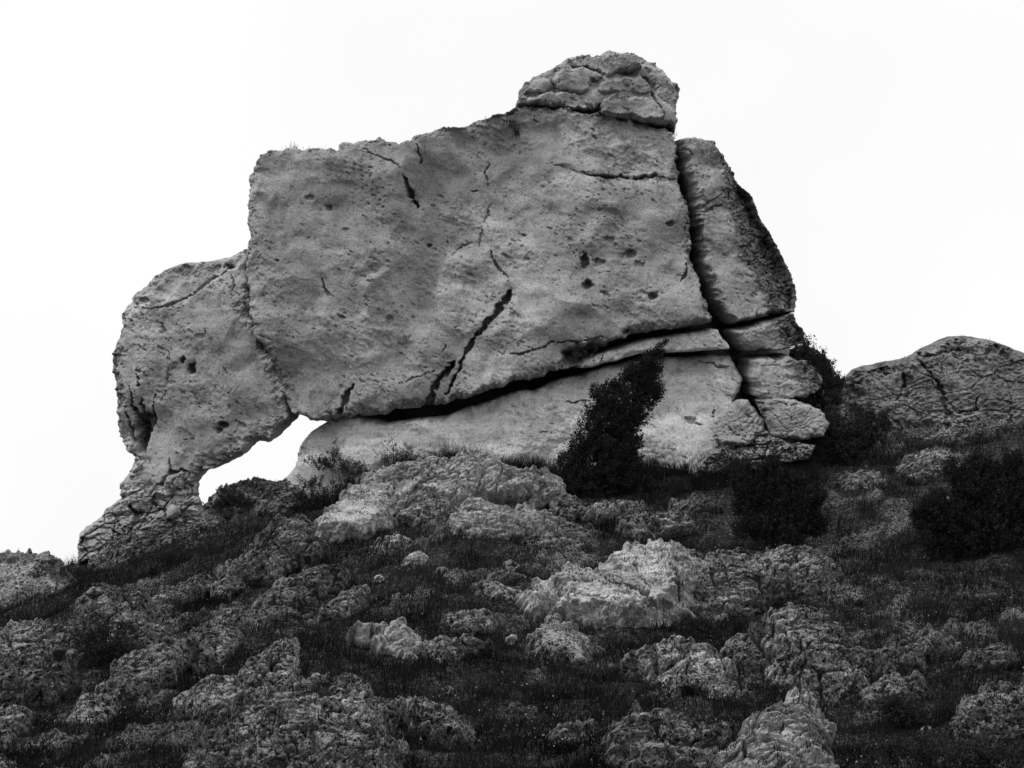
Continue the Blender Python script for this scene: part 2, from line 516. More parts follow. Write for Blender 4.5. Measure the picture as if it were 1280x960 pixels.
    for k, (f, g) in enumerate(rings):
        ra = a[bv] + (ca - a[bv]) * f; rb = b[bv] + (cb - b[bv]) * f
        Vs.append(fr.world(ra, rb, np.full(nb, c0 + T * g))); lis.append(li[bv])
        cur = np.arange(nb) + off
        e0, e1 = remb[bord[:, 0]], remb[bord[:, 1]]
        tl.append(np.stack([prev[e1], prev[e0], cur[e0]], -1)); tl.append(np.stack([prev[e1], cur[e0], cur[e1]], -1))
        prev = cur; off += nb
    Vs.append(fr.world(np.array([ca]), np.array([cb]), np.array([c0 + T]))); lis.append(np.zeros(1))
    tl.append(np.stack([prev[e1], prev[e0], np.full(len(e0), off)], -1))
    Vw = np.concatenate(Vs); tr = np.concatenate(tl); lw = np.concatenate(lis)
    # face winding towards the outside
    nrm = np.cross(Vw[tris[:, 1]] - Vw[tris[:, 0]], Vw[tris[:, 2]] - Vw[tris[:, 0]]).sum(0)
    if nrm @ fr.e3 > 0: tr = tr[:, ::-1]
    ROCKPTS.append(Vw)
    return mesh_obj(name, Vw, tr, mat, parent, {'lichen': lw})

# ------------------------------------------------------------------ THE SETTING: hillside
def bare_rock(x, y):
    """where stone breaks through the turf, in bands along the strike of the beds"""
    th = math.radians(24)
    p = x * math.cos(th) + y * 0.6 * math.sin(th); q = -x * math.sin(th) + y * 0.6 * math.cos(th)
    return sstep(0.24, 0.55, fbm(p * 0.55, q, 0.95, 4, 501, 0.6) + 0.35 * fbm(x, y, 4.0, 2, 505))

def ground_full(x, y):
    br = bare_rock(x, y)
    return ground(x, y) + br * (0.03 + 0.6 * np.clip(style_karst(x, y * 0.8, 520, 0.7), -0.10, 0.34)), br

def build_terrain():
    ws = np.concatenate([np.linspace(-9, -0.6, 20)[:-1], np.linspace(-0.6, -0.42, 12)[:-1], np.linspace(-0.42, 0.42, 600), np.linspace(0.42, 0.6, 12)[1:], np.linspace(0.6, 9, 20)[1:]])
    ys = np.concatenate([np.linspace(-200, 2, 12), np.linspace(3, 12.6, 24), 13.0 * (39.5 / 13.0) ** np.linspace(0, 1, 430), np.linspace(40, 60, 30), np.linspace(65, 400, 18)])
    W, Y = np.meshgrid(ws, ys, indexing='ij')
    X = W * np.clip(np.abs(Y), 14, 80)
    Z, br = ground_full(X, Y)
    Z2 = ground(X, Y)
    vis = (np.abs(W) < 0.42) & (Y > 12.8) & (Y < 39.6)
    Z = np.where(vis, Z, Z2); br = np.where(vis, br, 0.2)
    V = np.stack([X, Y, Z], -1).reshape(-1, 3)
    n = np.arange(len(ws) * len(ys)).reshape(len(ws), len(ys))
    a, b, c, d = n[:-1, :-1].ravel(), n[1:, :-1].ravel(), n[1:, 1:].ravel(), n[:-1, 1:].ravel()
    o = mesh_obj('hillside', V, np.concatenate([np.stack([a, b, c], -1), np.stack([a, c, d], -1)]), M_SOIL, None, {'lichen': 1 - br.ravel()})
    tag(o, 'steep dark hillside of thin soil and bare stone under grass', None, None, 'structure')
build_terrain()

# ------------------------------------------------------------------ THE ROCK FORMATION
YF = 35.6
formation = empty('rock_formation', at(560, 575, YF))
tag(formation, 'huge pale limestone crag with overhanging block, arch at its left foot and cap boulders', 'rock formation')
FR = Frame(580, 400, YF, 3.0)

def half(p0, p1, soft):
    """smooth step across the directed px line p0->p1 (1 on its left side in the picture)"""
    q = FR.ab([p0, p1], -1.0)
    t = (q[1] - q[0]) / np.linalg.norm(q[1] - q[0])
    return lambda a, b: sstep(-soft, soft, (a - q[0, 0]) * -t[1] + (b - q[0, 1]) * t[0])

def patch(poly, soft):
    q = FR.ab(poly, -1.0)
    def f(a, b):
        r = np.zeros(a.shape)
        bb = (a > q[:, 0].min() - soft) & (a < q[:, 0].max() + soft) & (b > q[:, 1].min() - soft) & (b < q[:, 1].max() + soft)
        aa = a[bb] + 0.05 * fbm(a[bb], b[bb], 0.4, 3, 90); ba = b[bb] + 0.05 * fbm(a[bb], b[bb], 0.4, 3, 94)
        r[bb] = sstep(soft, -soft, poly_sdf(aa, ba, q))
        return r
    return f

def pits(lst):
    q = FR.ab([(p[0], p[1]) for p in lst], -1.0)
    def f(a, b):
        r = np.zeros(a.shape)
        for (u, v, ru, rv, dep), (x, y) in zip(lst, q):
            bb = (np.abs(a - x) < 0.4) & (np.abs(b - y) < 0.4)
            if not bb.any(): continue
            aa, ba = a[bb], b[bb]
            dd = np.hypot((aa - x) / (ru * FR.px), (ba - y) / (rv * FR.px)) + 0.45 * fbm(aa, ba, 0.12, 3, 97)
            r[bb] = np.maximum(r[bb], dep * (1 - sstep(0.5, 1.15, dd)))
        return r
    return f

# --- main block
main_poly = [(318, 300), (316, 262), (317, 232), (321, 213), (332, 200), (348, 191), (366, 187), (392, 189), (424, 192), (432, 184), (442, 183), (450, 186), (462, 179), (476, 177),
             (503, 184), (527, 171), (549, 165), (577, 162), (617, 150), (650, 139), (690, 139), (740, 146), (800, 158), (837, 169),
             (840, 190), (842, 218), (847, 243), (856, 266), (856, 290), (860, 325), (867, 350), (879, 388), (886, 404),
             (842, 411), (799, 417), (770, 426), (742, 439), (724, 457), (686, 464), (668, 473), (645, 475), (599, 491), (550, 507), (528, 508),
             (495, 511), (482, 518), (442, 519), (420, 524), (390, 525), (374, 516), (362, 506), (357, 480), (345, 455), (329, 425), (317, 396), (312, 350)]
slab = patch([(300, 150), (440, 190), (480, 203), (506, 214), (514, 234), (524, 262), (500, 300), (450, 330), (300, 340)], 0.10)
slab_soft = patch([(300, 150), (440, 190), (480, 203), (506, 214), (514, 234), (524, 262), (520, 300), (470, 420), (300, 470)], 0.6)
flake = patch([(545, 345), (562, 322), (582, 308), (604, 313), (618, 334), (634, 350), (638, 366), (626, 386), (604, 405), (570, 425), (550, 400)], 0.10)
ledge = patch([(700, 205), (745, 219), (798, 223), (845, 222), (845, 130), (700, 130)], 0.05)
dish = patch([(700, 350), (720, 290), (770, 280), (840, 310), (850, 350), (800, 400), (730, 400)], 0.5)
nose = patch([(640, 470), (560, 500), (430, 522), (370, 512), (350, 440), (430, 420), (560, 440)], 0.6)
cave0 = patch([(703, 440), (722, 431), (748, 429), (776, 424), (752, 438), (738, 450), (712, 460)], 0.10)
cave = lambda a, b: cave0(a + 0.10 * fbm(a, b, .3, 3, 13), b + 0.07 * fbm(a, b, .25, 3, 17)) * (1.2 + 0.3 * fbm(a, b, .2, 2, 19))
mpits = pits([(730, 327, 6, 9, .35), (733, 356, 7, 6, .35), (747, 328, 8, 6, .16), (788, 318, 9, 6, .16), (813, 370, 6, 6, .3), (836, 281, 5, 5, .2), (805, 372, 14, 10, .08),
              (781, 414, 5, 4, .2), (612, 330, 5, 3, .05), (390, 250, 6, 4, .1), (414, 262, 5, 4, .12), (537, 308, 4, 3, .15), (488, 400, 5, 6, .1), (436, 290, 5, 3, .08), (655, 295, 4, 3, .12), (762, 300, 8, 5, .12), (797, 330, 7, 5, .10)])
upper = patch([(540, 150), (850, 120), (860, 230), (700, 250), (600, 300), (540, 240)], 0.8)
lower = patch([(600, 420), (700, 350), (860, 340), (900, 410), (720, 450), (600, 500)], 0.7)
gully = patch([(530, 200), (560, 260), (590, 310), (545, 350), (500, 440), (540, 300), (510, 230)], 0.45)
def main_h(a, b, d):
    h = 0.42 * slab_soft(a, b) - 0.42 * upper(a, b) + 0.26 * lower(a, b) - 0.26 * gully(a, b) + 0.08 * flake(a, b) + 0.07 * ledge(a, b) - 0.10 * dish(a, b) + 0.10 * nose(a, b)
    return h - 0.75 * cave(a, b) - mpits(a, b)
main_lines = [
    ([(505, 222), (512, 240), (523, 262)], [3, 5, 3.5], .28), ([(452, 186), (480, 201), (503, 213)], [1.2, 1.5, 2], .10),
    ([(638, 362), (637, 370), (630, 378), (621, 391)], [1.5, 2.5, 4.5, 3], .5), ([(621, 391), (603, 407), (596, 420)], [3, 5, 3.5], .55),
    ([(596, 420), (583, 437), (577, 452), (570, 470), (560, 490)], [2, 3.5, 2, 1.5, 2.5], .4),
    ([(568, 450), (555, 469), (541, 486), (534, 505)], [1.5, 3.5, 6.5, 6], .6), ([(556, 432), (552, 442)], [2.5, 1.5], .25),
    ([(545, 462), (515, 472), (500, 480)], [1, 1, .8], .10),
    ([(444, 480), (433, 497), (424, 517)], [2, 3.5, 3.5], .4), ([(437, 490), (437, 512)], [1, 1.5], .2),
    ([(722, 214), (745, 220), (776, 219), (796, 224), (820, 221), (843, 224)], [1, 1.5, 1.6, 3, 2, 2], .30), ([(690, 203), (705, 208), (722, 214)], [1, 1, 1.2], .08),
    ([(612, 203), (605, 217), (613, 238)], [1.5, 1.2, 1.2], .12), ([(614, 254), (606, 275), (599, 298), (601, 308)], [1, .8, 1, 1], .08), ([(600, 200), (596, 190)], [1.2, 1], .12),
    ([(522, 182), (528, 200), (524, 206)], [2, 2, 1.2], .18), ([(588, 236), (597, 238)], [1.5, 2], .1),
    ([(611, 309), (618, 330), (634, 346)], [1.5, 2.2, 1.2], .16), ([(562, 322), (580, 308), (588, 303)], [1.2, 1.6, 1], .08),
    ([(639, 444), (661, 440), (686, 430), (724, 425), (760, 418)], [2, 1.6, 1.4, 1, .8], .16), ([(405, 350), (412, 366), (419, 374)], [1.4, 2.2, 1.2], .14),
    ([(500, 300), (512, 311)], [.8, .8], .04),
    ([(858, 330), (855, 345), (848, 352)], [1.2, 1.5, 1], .2), ([(742, 440), (770, 428), (799, 420)], [3, 3, 2], .45)]
stain = [(patch([(330, 190), (430, 200), (470, 260), (440, 330), (340, 330)], 0.7), .30), (patch([(530, 165), (640, 150), (620, 240), (560, 280), (520, 230)], 0.6), .40), (patch([(700, 270), (780, 250), (850, 290), (850, 340), (740, 380), (700, 340)], 0.6), .32), (patch([(640, 200), (700, 190), (700, 280), (650, 290)], 0.5), .25), (patch([(400, 500), (520, 490), (520, 520), (390, 530)], 0.4), .25)]
def main_l(a, b, d):
    r = 0
    for p_, w_ in stain: r = np.maximum(r, w_ * p_(a, b))
    return r * (0.6 + 0.7 * fbm(a, b, 0.8, 4, 33))
relief('main_block', main_poly, FR, 1.25, 0.32, M_MAIN, formation, 0.0, 1.15, 0.045, 'smooth', 1, 4.2, main_lines, main_h, main_l, 2.6, True)

# --- leaning pillar at the left, with its own small foot across the arch
trunk_poly = [(320, 306), (291, 320), (262, 327), (224, 331), (196, 347), (171, 369), (158, 391), (151, 426), (146, 440), (148, 470), (151, 503), (152, 537),
              (163, 556), (174, 569), (168, 582), (157, 600), (156, 619), (180, 620), (232, 616), (244, 608), (260, 588), (279, 581), (310, 566),
              (324, 550), (338, 553), (351, 545), (363, 531), (375, 517), (374, 506), (369, 480), (361, 458), (343, 425), (331, 396), (326, 360), (328, 330)]
tcave = patch([(166, 525), (178, 518), (189, 524), (186, 545), (178, 568), (170, 562), (166, 540)], 0.07)
tpits = pits([(240, 460, 5, 8, .35), (228, 450, 3.5, 4, .3), (278, 531, 6, 5, .3), (273, 537, 4, 4, .25), (178, 375, 7, 5, .2), (285, 333, 6, 5, .25), (317, 347, 4, 4, .3), (250, 420, 6, 3, .08), (300, 380, 6, 4, .06)])
ttop = patch([(165, 360), (230, 376), (266, 349), (292, 333), (330, 300), (200, 290)], 0.08)
def trunk_h(a, b, d):
    fl = np.abs(np.sin(a * 26 + 2.5 * fbm(a, b, .5, 2, 5)))
    m = patch([(150, 495), (200, 495), (194, 530), (180, 570), (152, 545)], 0.16)(a, b)
    return -0.6 * tcave(a + 0.06 * fbm(a, b, .25, 3, 6), b + 0.1 * fbm(a, b, .2, 3, 9)) - tpits(a, b) - 0.10 * ttop(a, b)
trunk_lines = [
    ([(178, 384), (205, 385), (229, 376), (247, 366), (266, 349), (291, 333)], [1.2, 1.2, 1.5, 2, 1.6, 2], .16), ([(290, 341), (294, 356), (290, 368)], [1, 1.2, 1], .1),
    ([(213, 571), (216, 588), (238, 588)], [3, 3, 1.5], .3), ([(216, 588), (204, 603), (190, 606)], [2, 1.5, 1], .14),
    ([(238, 588), (215, 602), (222, 612)], [1, 1.2, 1], .1), ([(165, 484), (172, 530), (176, 560)], [.5, 3.5, 4], .4), ([(198, 494), (192, 530), (180, 560)], [.5, 2.5, 3], .35), 
    ([(179, 498), (179, 530), (177, 560)], [.5, 3, 4], .4), ([(158, 508), (162, 535), (169, 556)], [.5, 3, 2], .3),
    ([(232, 548), (245, 550)], [1.2, 1], .1), ([(196, 400), (206, 415), (214, 420)], [1.5, 2, 1], .08), ([(215, 440), (212, 470), (206, 500)], [1, 1.4, 1.4], .08),
    ([(317, 345), (320, 372), (320, 394)], [2, 2, 1.5], .3), ([(175, 470), (176, 482)], [2, 2], .2), ([(255, 412), (268, 423)], [1.5, 1], .08), ([(280, 455), (292, 468)], [1, 1], .07), ([(325, 400), (336, 412), (340, 430)], [2, 2.5, 1], .18)]
relief('leaning_pillar', trunk_poly, FR, 0.95, 0.50, M_MAIN, formation, 0.1, 1.15, 0.035, 'smooth', 2, 1.5, trunk_lines, trunk_h, None, 2.4, pitd=1.2)

# --- foot of the pillar
FRT = Frame(180, 650, 34.9, 22)
relief('pillar_foot', [(155, 606), (180, 604), (205, 600), (246, 604), (258, 642), (250, 656), (218, 668), (198, 676), (150, 684), (132, 700), (96, 704), (100, 668), (108, 660), (126, 650), (133, 637), (150, 622)],
       FRT, 0.6, 0.30, M_MAIN, formation, 0.0, 1.25, 0.06, 'karst', 3, 1.2,
       [([(160, 632), (172, 640), (168, 655), (160, 668)], [2, 4, 4, 3], .35), ([(205, 640), (212, 650)], [3, 3], .3), ([(197, 616), (190, 628), (205, 640)], [1.5, 2, 2], .25), ([(140, 660), (150, 672), (140, 685)], [2, 3, 2], .3)],
       None, None, 2.2, size=.9)
relief('wedged_stone', [(208, 636), (216, 630), (224, 633), (226, 642), (216, 650), (208, 648)], Frame(216, 640, 34.3, 15), 0.25, 0.2, M_MAIN, formation, 0, 1.25, 0.015, 'smooth', 4, 0.4)

# --- slab under the block
FRB = Frame(640, 540, YF - 0.40, 17)
base_poly = [(426, 515), (404, 530), (391, 539), (377, 558), (372, 582), (355, 600), (380, 640), (560, 660), (760, 660), (890, 640), (898, 560), (905, 540), (900, 522), (916, 500), (927, 476), (912, 447), (900, 443), (868, 444), (832, 446),
             (800, 447), (760, 458), (724, 467), (690, 476), (668, 487), (646, 488), (600, 504), (552, 520), (530, 521), (497, 526), (484, 527), (445, 516)]
base_lines = [([(700, 502), (718, 503), (736, 499)], [1.2, 2, 1], .18), ([(874, 452), (890, 455), (900, 459), (914, 460)], [1.5, 1.5, 2.5, 1.5], .2),
              ([(855, 520), (866, 527), (874, 531)], [4, 6, 3], .2), ([(893, 513), (896, 522)], [4, 5], .25), ([(640, 509), (650, 511)], [1.5, 1], .1), ([(675, 540), (690, 541)], [2, 1], .1),
              ([(425, 545), (415, 560), (420, 580)], [1, 1.5, 1], .08), ([(880, 480), (910, 490)], [.8, .8], .05), ([(640, 530), (670, 524)], [1, 1], .06)]
bed = patch([(350, 610), (370, 570), (378, 545), (400, 532), (430, 528), (470, 545), (520, 548), (640, 538), (700, 528), (760, 540), (860, 536), (900, 545), (900, 660), (380, 660)], 0.05)
bed2 = patch([(600, 520), (690, 506), (760, 495), (830, 490), (905, 505), (905, 445), (700, 465), (600, 500)], 0.25)
def base_h(a, b, d):
    low = bed(a, b)
    return 0.16 * low + low * 1.1 * style_karst(a, b, 61, 0.8) + 0.10 * bed2(a, b)
relief('footing_slab', base_poly, FRB, 0.75, 0.30, M_BASE, formation, 0.15, 1.25, 0.025, 'smooth', 5, 3.5, base_lines, base_h, None, 2.6, True, pitd=0.8, big=1.0)
# --- thin bed between block and slab
relief('thin_bed', [(716, 460), (726, 447), (745, 441), (772, 431), (800, 423), (842, 417), (890, 410), (899, 424), (905, 436), (868, 439), (832, 441), (799, 441), (760, 452), (735, 459)],
       FR, 1.05, 0.16, M_BASE, formation, 0.0, 1.15, 0.015, 'smooth', 6, 2.5, [([(745, 441), (742, 455)], [2, 2.5], .3), ([(752, 438), (750, 452)], [1, 1.5], .25)], None, None, 2.6, True, pitd=0.4, big=0.6)
# --- dark heart of the crag behind the joints
relief('inner_rock', [(330, 330), (330, 215), (480, 190), (640, 155), (670, 115), (720, 85), (800, 85), (830, 120), (832, 175), (872, 190), (900, 215), (935, 270), (975, 345), (982, 388), (984, 430), (1000, 460), (1040, 520), (1040, 620), (500, 600), (430, 540), (450, 515), (400, 505), (345, 400)],
       FR, 0.12, 0.4, M_MAIN, formation, 2.2, 4.0, 0.03, 'smooth', 7, 2.0)

# --- right-hand pillar: pale front, dark lichened flank
edge = FR.ab([(886, 178), (898, 215), (899, 243), (916, 281), (921, 321), (948, 362), (962, 392), (972, 420), (985, 450), (990, 480)], -0.9)
def flank(a, b):
    ea = np.interp(b, edge[::-1, 1], edge[::-1, 0])
    return a - ea
def pillar_h(a, b, d):
    f = flank(a, b) + 0.06 * fbm(a, b, 0.5, 3, 31)
    kar = style_karst(a, b, 37, 0.7)
    return -1.15 * np.maximum(f, 0) * sstep(0, 0.25, f) + 0.9 * kar * sstep(-0.05, 0.2, f)
def pillar_l(a, b, d):
    return sstep(-0.10, 0.16, flank(a, b) + 0.16 * fbm(a, b, 0.5, 4, 51))
relief('side_pillar', [(841, 177), (862, 176), (889, 179), (903, 202), (920, 234), (936, 246), (945, 271), (967, 306), (981, 338), (986, 350), (993, 376), (989, 391), (975, 392), (949, 395), (912, 406), (903, 400),
                       (886, 375), (876, 350), (869, 325), (866, 300), (862, 268), (858, 246), (848, 221), (842, 190)], FR, 1.05, 0.32, M_MAIN, formation, 0.05, 1.15, 0.03, 'smooth', 8, 3.0,
       [([(862, 266), (879, 266), (892, 258), (902, 256)], [1.5, 1.5, 2, 1.5], .16), ([(874, 262), (884, 252), (900, 245)], [1, 1.5, 1], .1), ([(864, 268), (872, 280)], [2, 1], .12), ([(853, 186), (862, 194)], [2, 1.5], .12), ([(918, 280), (905, 276)], [1, 1], .06)],
       pillar_h, pillar_l, 2.5, True, pitd=0.9)
relief('side_pillar_middle', [(907, 413), (927, 406), (949, 400), (987, 390), (990, 404), (998, 413), (1001, 424), (996, 430), (972, 437), (926, 439), (917, 429)], FR, 1.0, 0.15, M_MAIN, formation, 0.02, 1.15, 0.03, 'smooth', 9, 2.6,
       [], lambda a, b, d: 0.8 * pillar_h(a, b, d) + 0.18 * style_karst(a, b, 43, 1.0), pillar_l, 2.5, True, pitd=0.6)
relief('side_pillar_base', [(929, 449), (945, 446), (975, 444), (1005, 450), (1020, 466), (1022, 484), (1005, 494), (968, 500), (945, 505), (938, 492), (931, 472)], FR, 1.0, 0.18, M_MAIN, formation, 0.0, 1.15, 0.06, 'smooth', 10, 2.6,
       [([(935, 484), (950, 492), (958, 490)], [1, 1, 1], .1)], lambda a, b, d: 0.6 * pillar_h(a, b, d) + 0.25 * style_karst(a, b, 47, 1.0), lambda a, b, d: 0.8 * pillar_l(a, b, d), 2.4, True, pitd=0.6)
FRD = Frame(970, 530, 34.6, 18)
relief('fallen_block', [(952, 500), (970, 496), (992, 498), (1016, 507), (1030, 517), (1038, 530), (1030, 545), (990, 552), (965, 548), (956, 525)], FRD, 0.6, 0.16, M_MAIN, formation, 0, 1.25, 0.05, 'smooth', 11, 0.8,
       [([(962, 499), (985, 508), (1000, 506)], [1.5, 1.5, 1.5], .12), ([(985, 520), (995, 530)], [1, 1], .1)], lambda a, b, d: 0.22 * style_karst(a, b, 11, 1.0), lambda a, b, d: 0.55 * sstep(-0.3, .3, fbm(a, b, .7, 3, 8)), 2.6)
relief('fallen_block', [(893, 524), (906, 510), (920, 500), (934, 499), (942, 510), (956, 526), (958, 545), (935, 556), (903, 556), (890, 545)], FRD, 0.6, 0.16, M_MAIN, formation, 0, 1.25, 0.04, 'smooth', 12, 0.8, [([(905, 530), (925, 545)], [2, 2], .15)], lambda a, b, d: 0.2 * style_karst(a, b, 12, 1.0), None, 2.6)
relief('fallen_block', [(872, 580), (886, 566), (905, 552), (935, 546), (955, 552), (972, 566), (982, 590), (930, 600), (880, 596)], Frame(925, 575, 34.3, 25), 0.5, 0.3, M_FORE, formation, 0, 1.25, 0.05, 'karst', 13, 0.8, size=.6)
relief('fallen_block', [(944, 500), (958, 500), (962, 512), (975, 528), (990, 545), (982, 550), (962, 532), (950, 516)], FRD, 0.62, 0.12, M_FORE, formation, 0, 1.25, 0.03, 'karst', 14, 0.5, size=.45)
relief('fallen_block', [(940, 538), (955, 536), (968, 542), (990, 552), (1022, 556), (1010, 576), (975, 580), (945, 570)], FRD, 0.62, 0.12, M_FORE, formation, 0, 1.25, 0.03, 'karst', 15, 0.5, size=.45)

# --- cap boulders
def cap(poly, F, R, seed, c0=-0.1, lines=(), **kw):
    return relief('cap_boulder', poly, FR, F, R, M_MAIN, formation, c0, 1.1, 0.03, 'smooth', seed, 1.3, lines, None, None, 2.2, **kw)
cap([(646, 134), (649, 114), (664, 101), (684, 91), (706, 76), (723, 71), (741, 74), (757, 67), (776, 69), (796, 71), (812, 80), (826, 88), (836, 102), (847, 113), (845, 134), (843, 164), (839, 174), (828, 163), (790, 155), (740, 145), (690, 138)],
    0.85, 0.4, 16, 0.0, [([(715, 83), (735, 86), (752, 95), (748, 100)], [2, 2, 4, 4], .25), ([(758, 78), (764, 88), (752, 96)], [4, 4, 3], .25), ([(797, 95), (808, 104), (818, 112)], [2, 5, 4], .3), ([(806, 106), (814, 124), (826, 146)], [2, 2, 2], .2),
    ([(826, 96), (832, 108), (838, 120)], [3, 3, 2], .22), ([(684, 100), (676, 108), (682, 112)], [2, 2, 1.5], .15), ([(700, 88), (715, 92), (730, 88)], [1.5, 1.5, 1.5], .15), ([(790, 82), (806, 78)], [1.2, 1.2], .1)], pitd=.8, big=1.4)
cap([(736, 122), (742, 112), (770, 103), (795, 95), (806, 108), (812, 128), (800, 126), (785, 125), (765, 126), (748, 129)], 1.15, 0.16, 17)
cap([(744, 140), (748, 131), (760, 127), (786, 126), (806, 130), (818, 138), (826, 152), (829, 162), (812, 161), (789, 158), (760, 154), (747, 148)], 1.5, 0.16, 18, pitd=.6)
cap([(643, 139), (646, 130), (668, 125), (690, 122), (704, 118), (722, 122), (735, 127), (749, 130), (744, 143), (725, 145), (704, 143), (676, 139)], 1.22, 0.16, 19, lines=[([(704, 126), (702, 140)], [1.2, 1.2], .1), ([(664, 128), (668, 136)], [1, 1], .1)])
cap([(650, 124), (653, 108), (668, 100), (682, 98), (690, 108), (700, 116), (680, 126)], 1.05, 0.2, 20)
cap([(690, 120), (684, 104), (700, 92), (726, 88), (745, 96), (752, 104), (738, 112), (735, 124), (715, 126)], 1.05, 0.2, 21)
cap([(740, 94), (740, 80), (757, 69), (790, 74), (800, 90), (790, 97), (765, 103), (752, 106)], 0.98, 0.2, 22)
cap([(812, 128), (806, 104), (800, 88), (818, 90), (830, 104), (842, 116), (841, 140), (838, 166), (830, 160), (824, 144)], 1.0, 0.18, 23)
# --- little stones on the shoulder
relief('shoulder_stone', [(428, 192), (446, 181), (474, 176), (504, 184), (512, 196), (480, 202), (450, 196)], FR, 0.9, 0.3, M_MAIN, formation, 0.3, 1.25, .02, 'smooth', 24, .8)
# --- dark vegetated hump behind the pillar
relief('rear_hump', [(985, 440), (997, 431), (1017, 434), (1036, 450), (1050, 472), (1060, 500), (1062, 545), (1010, 560), (975, 520)], Frame(1020, 500, YF + 0.5, 15), 0.6, 0.5, M_FORE, formation, 0.0, 1.25, .04, 'karst', 26, 1.5,
       lichen=lambda a, b, d: 0.55 + 0.5 * fbm(a, b, .6, 3, 9), size=.8)

# ------------------------------------------------------------------ ROCKS ON THE SLOPE
def rock(name, label, poly, lean=34, F=None, seed=1, style='karst', mat=None, y=None, li=0.35, lines=(), T=None, R=None, cat='rock', group='limestone rocks on the slope', hk=0.0, **kw):
    p = np.array(poly, float)
    u0, v0 = p[:, 0].mean(), p[:, 1].max(); hgt = v0 - p[:, 1].min()
    if y is None: y = hit(u0, v0 - 0.10 * hgt)
    big_ = name in ('background_boulder',)
    fr = Frame(u0, v0 - 0.10 * hgt, y, lean + (0 if big_ else 23), 0, 0.0 if big_ else 0.45)
    c_ = p.mean(0); p = c_ + (p - c_) * (1.0 if big_ else 1.20); poly = p
    q = fr.ab(p)
    sz = (q.max(0) - q.min(0))
    m = float(min(sz))
    c0 = 0.0 if big_ else min(0.14, 0.11 * m)
    F = (F if F is not None else min(0.26, 0.18 * m)) + c0
    R = R if R is not None else 0.45 * m
    if style == 'karst': kw.setdefault('size', m / 1.3)
    o = relief(name, poly, fr, F, R, mat or M_FORE, None, c0, 1.25, kw.pop('rough', min(0.11 * m, 0.16)), style, seed, T or max(0.4, 0.55 * m), lines, (lambda a, b, d: hk * style_karst(a, b, seed + 7, 1.0)) if hk else None,
               lambda a, b, d: li * sstep(-0.15, 0.35, fbm(a, b, 0.55, 4, seed + 3)), 2.2, damp=0.62 if style == 'karst' else 0.9, cut=0.14, **kw)
    tag(o, label, cat, group)
    SLOPEPTS.append(ROCKPTS[-1][:-200] if len(ROCKPTS[-1]) > 400 else ROCKPTS[-1])
    return o

rock('background_boulder', 'big rounded grey boulder on the skyline at the right edge', [(1052, 474), (1067, 461), (1096, 453), (1130, 448), (1149, 437), (1174, 423), (1199, 419), (1230, 423), (1256, 431), (1282, 442), (1345, 470), (1350, 545), (1280, 545), (1190, 545), (1145, 552), (1095, 545), (1055, 530)],
     18, 0.8, 30, 'smooth', M_GREY, 38.5, 0.4, [([(1145, 440), (1152, 452), (1172, 480), (1185, 515), (1192, 530)], [2, 2, 2.5, 3, 2], .3), ([(1150, 446), (1175, 442), (1198, 436), (1202, 442)], [2, 2, 2, 1], .25), ([(1060, 475), (1090, 465), (1110, 460)], [1.5, 2, 1.5], .2), ([(1128, 455), (1132, 480), (1120, 500)], [2, 2, 2], .25), ([(1190, 520), (1220, 512), (1222, 495)], [2, 2, 2], .25)], T=2.5, R=1.2, cat='boulder', pitd=1.5, big=0.8, rough=0.02, hk=0.5)
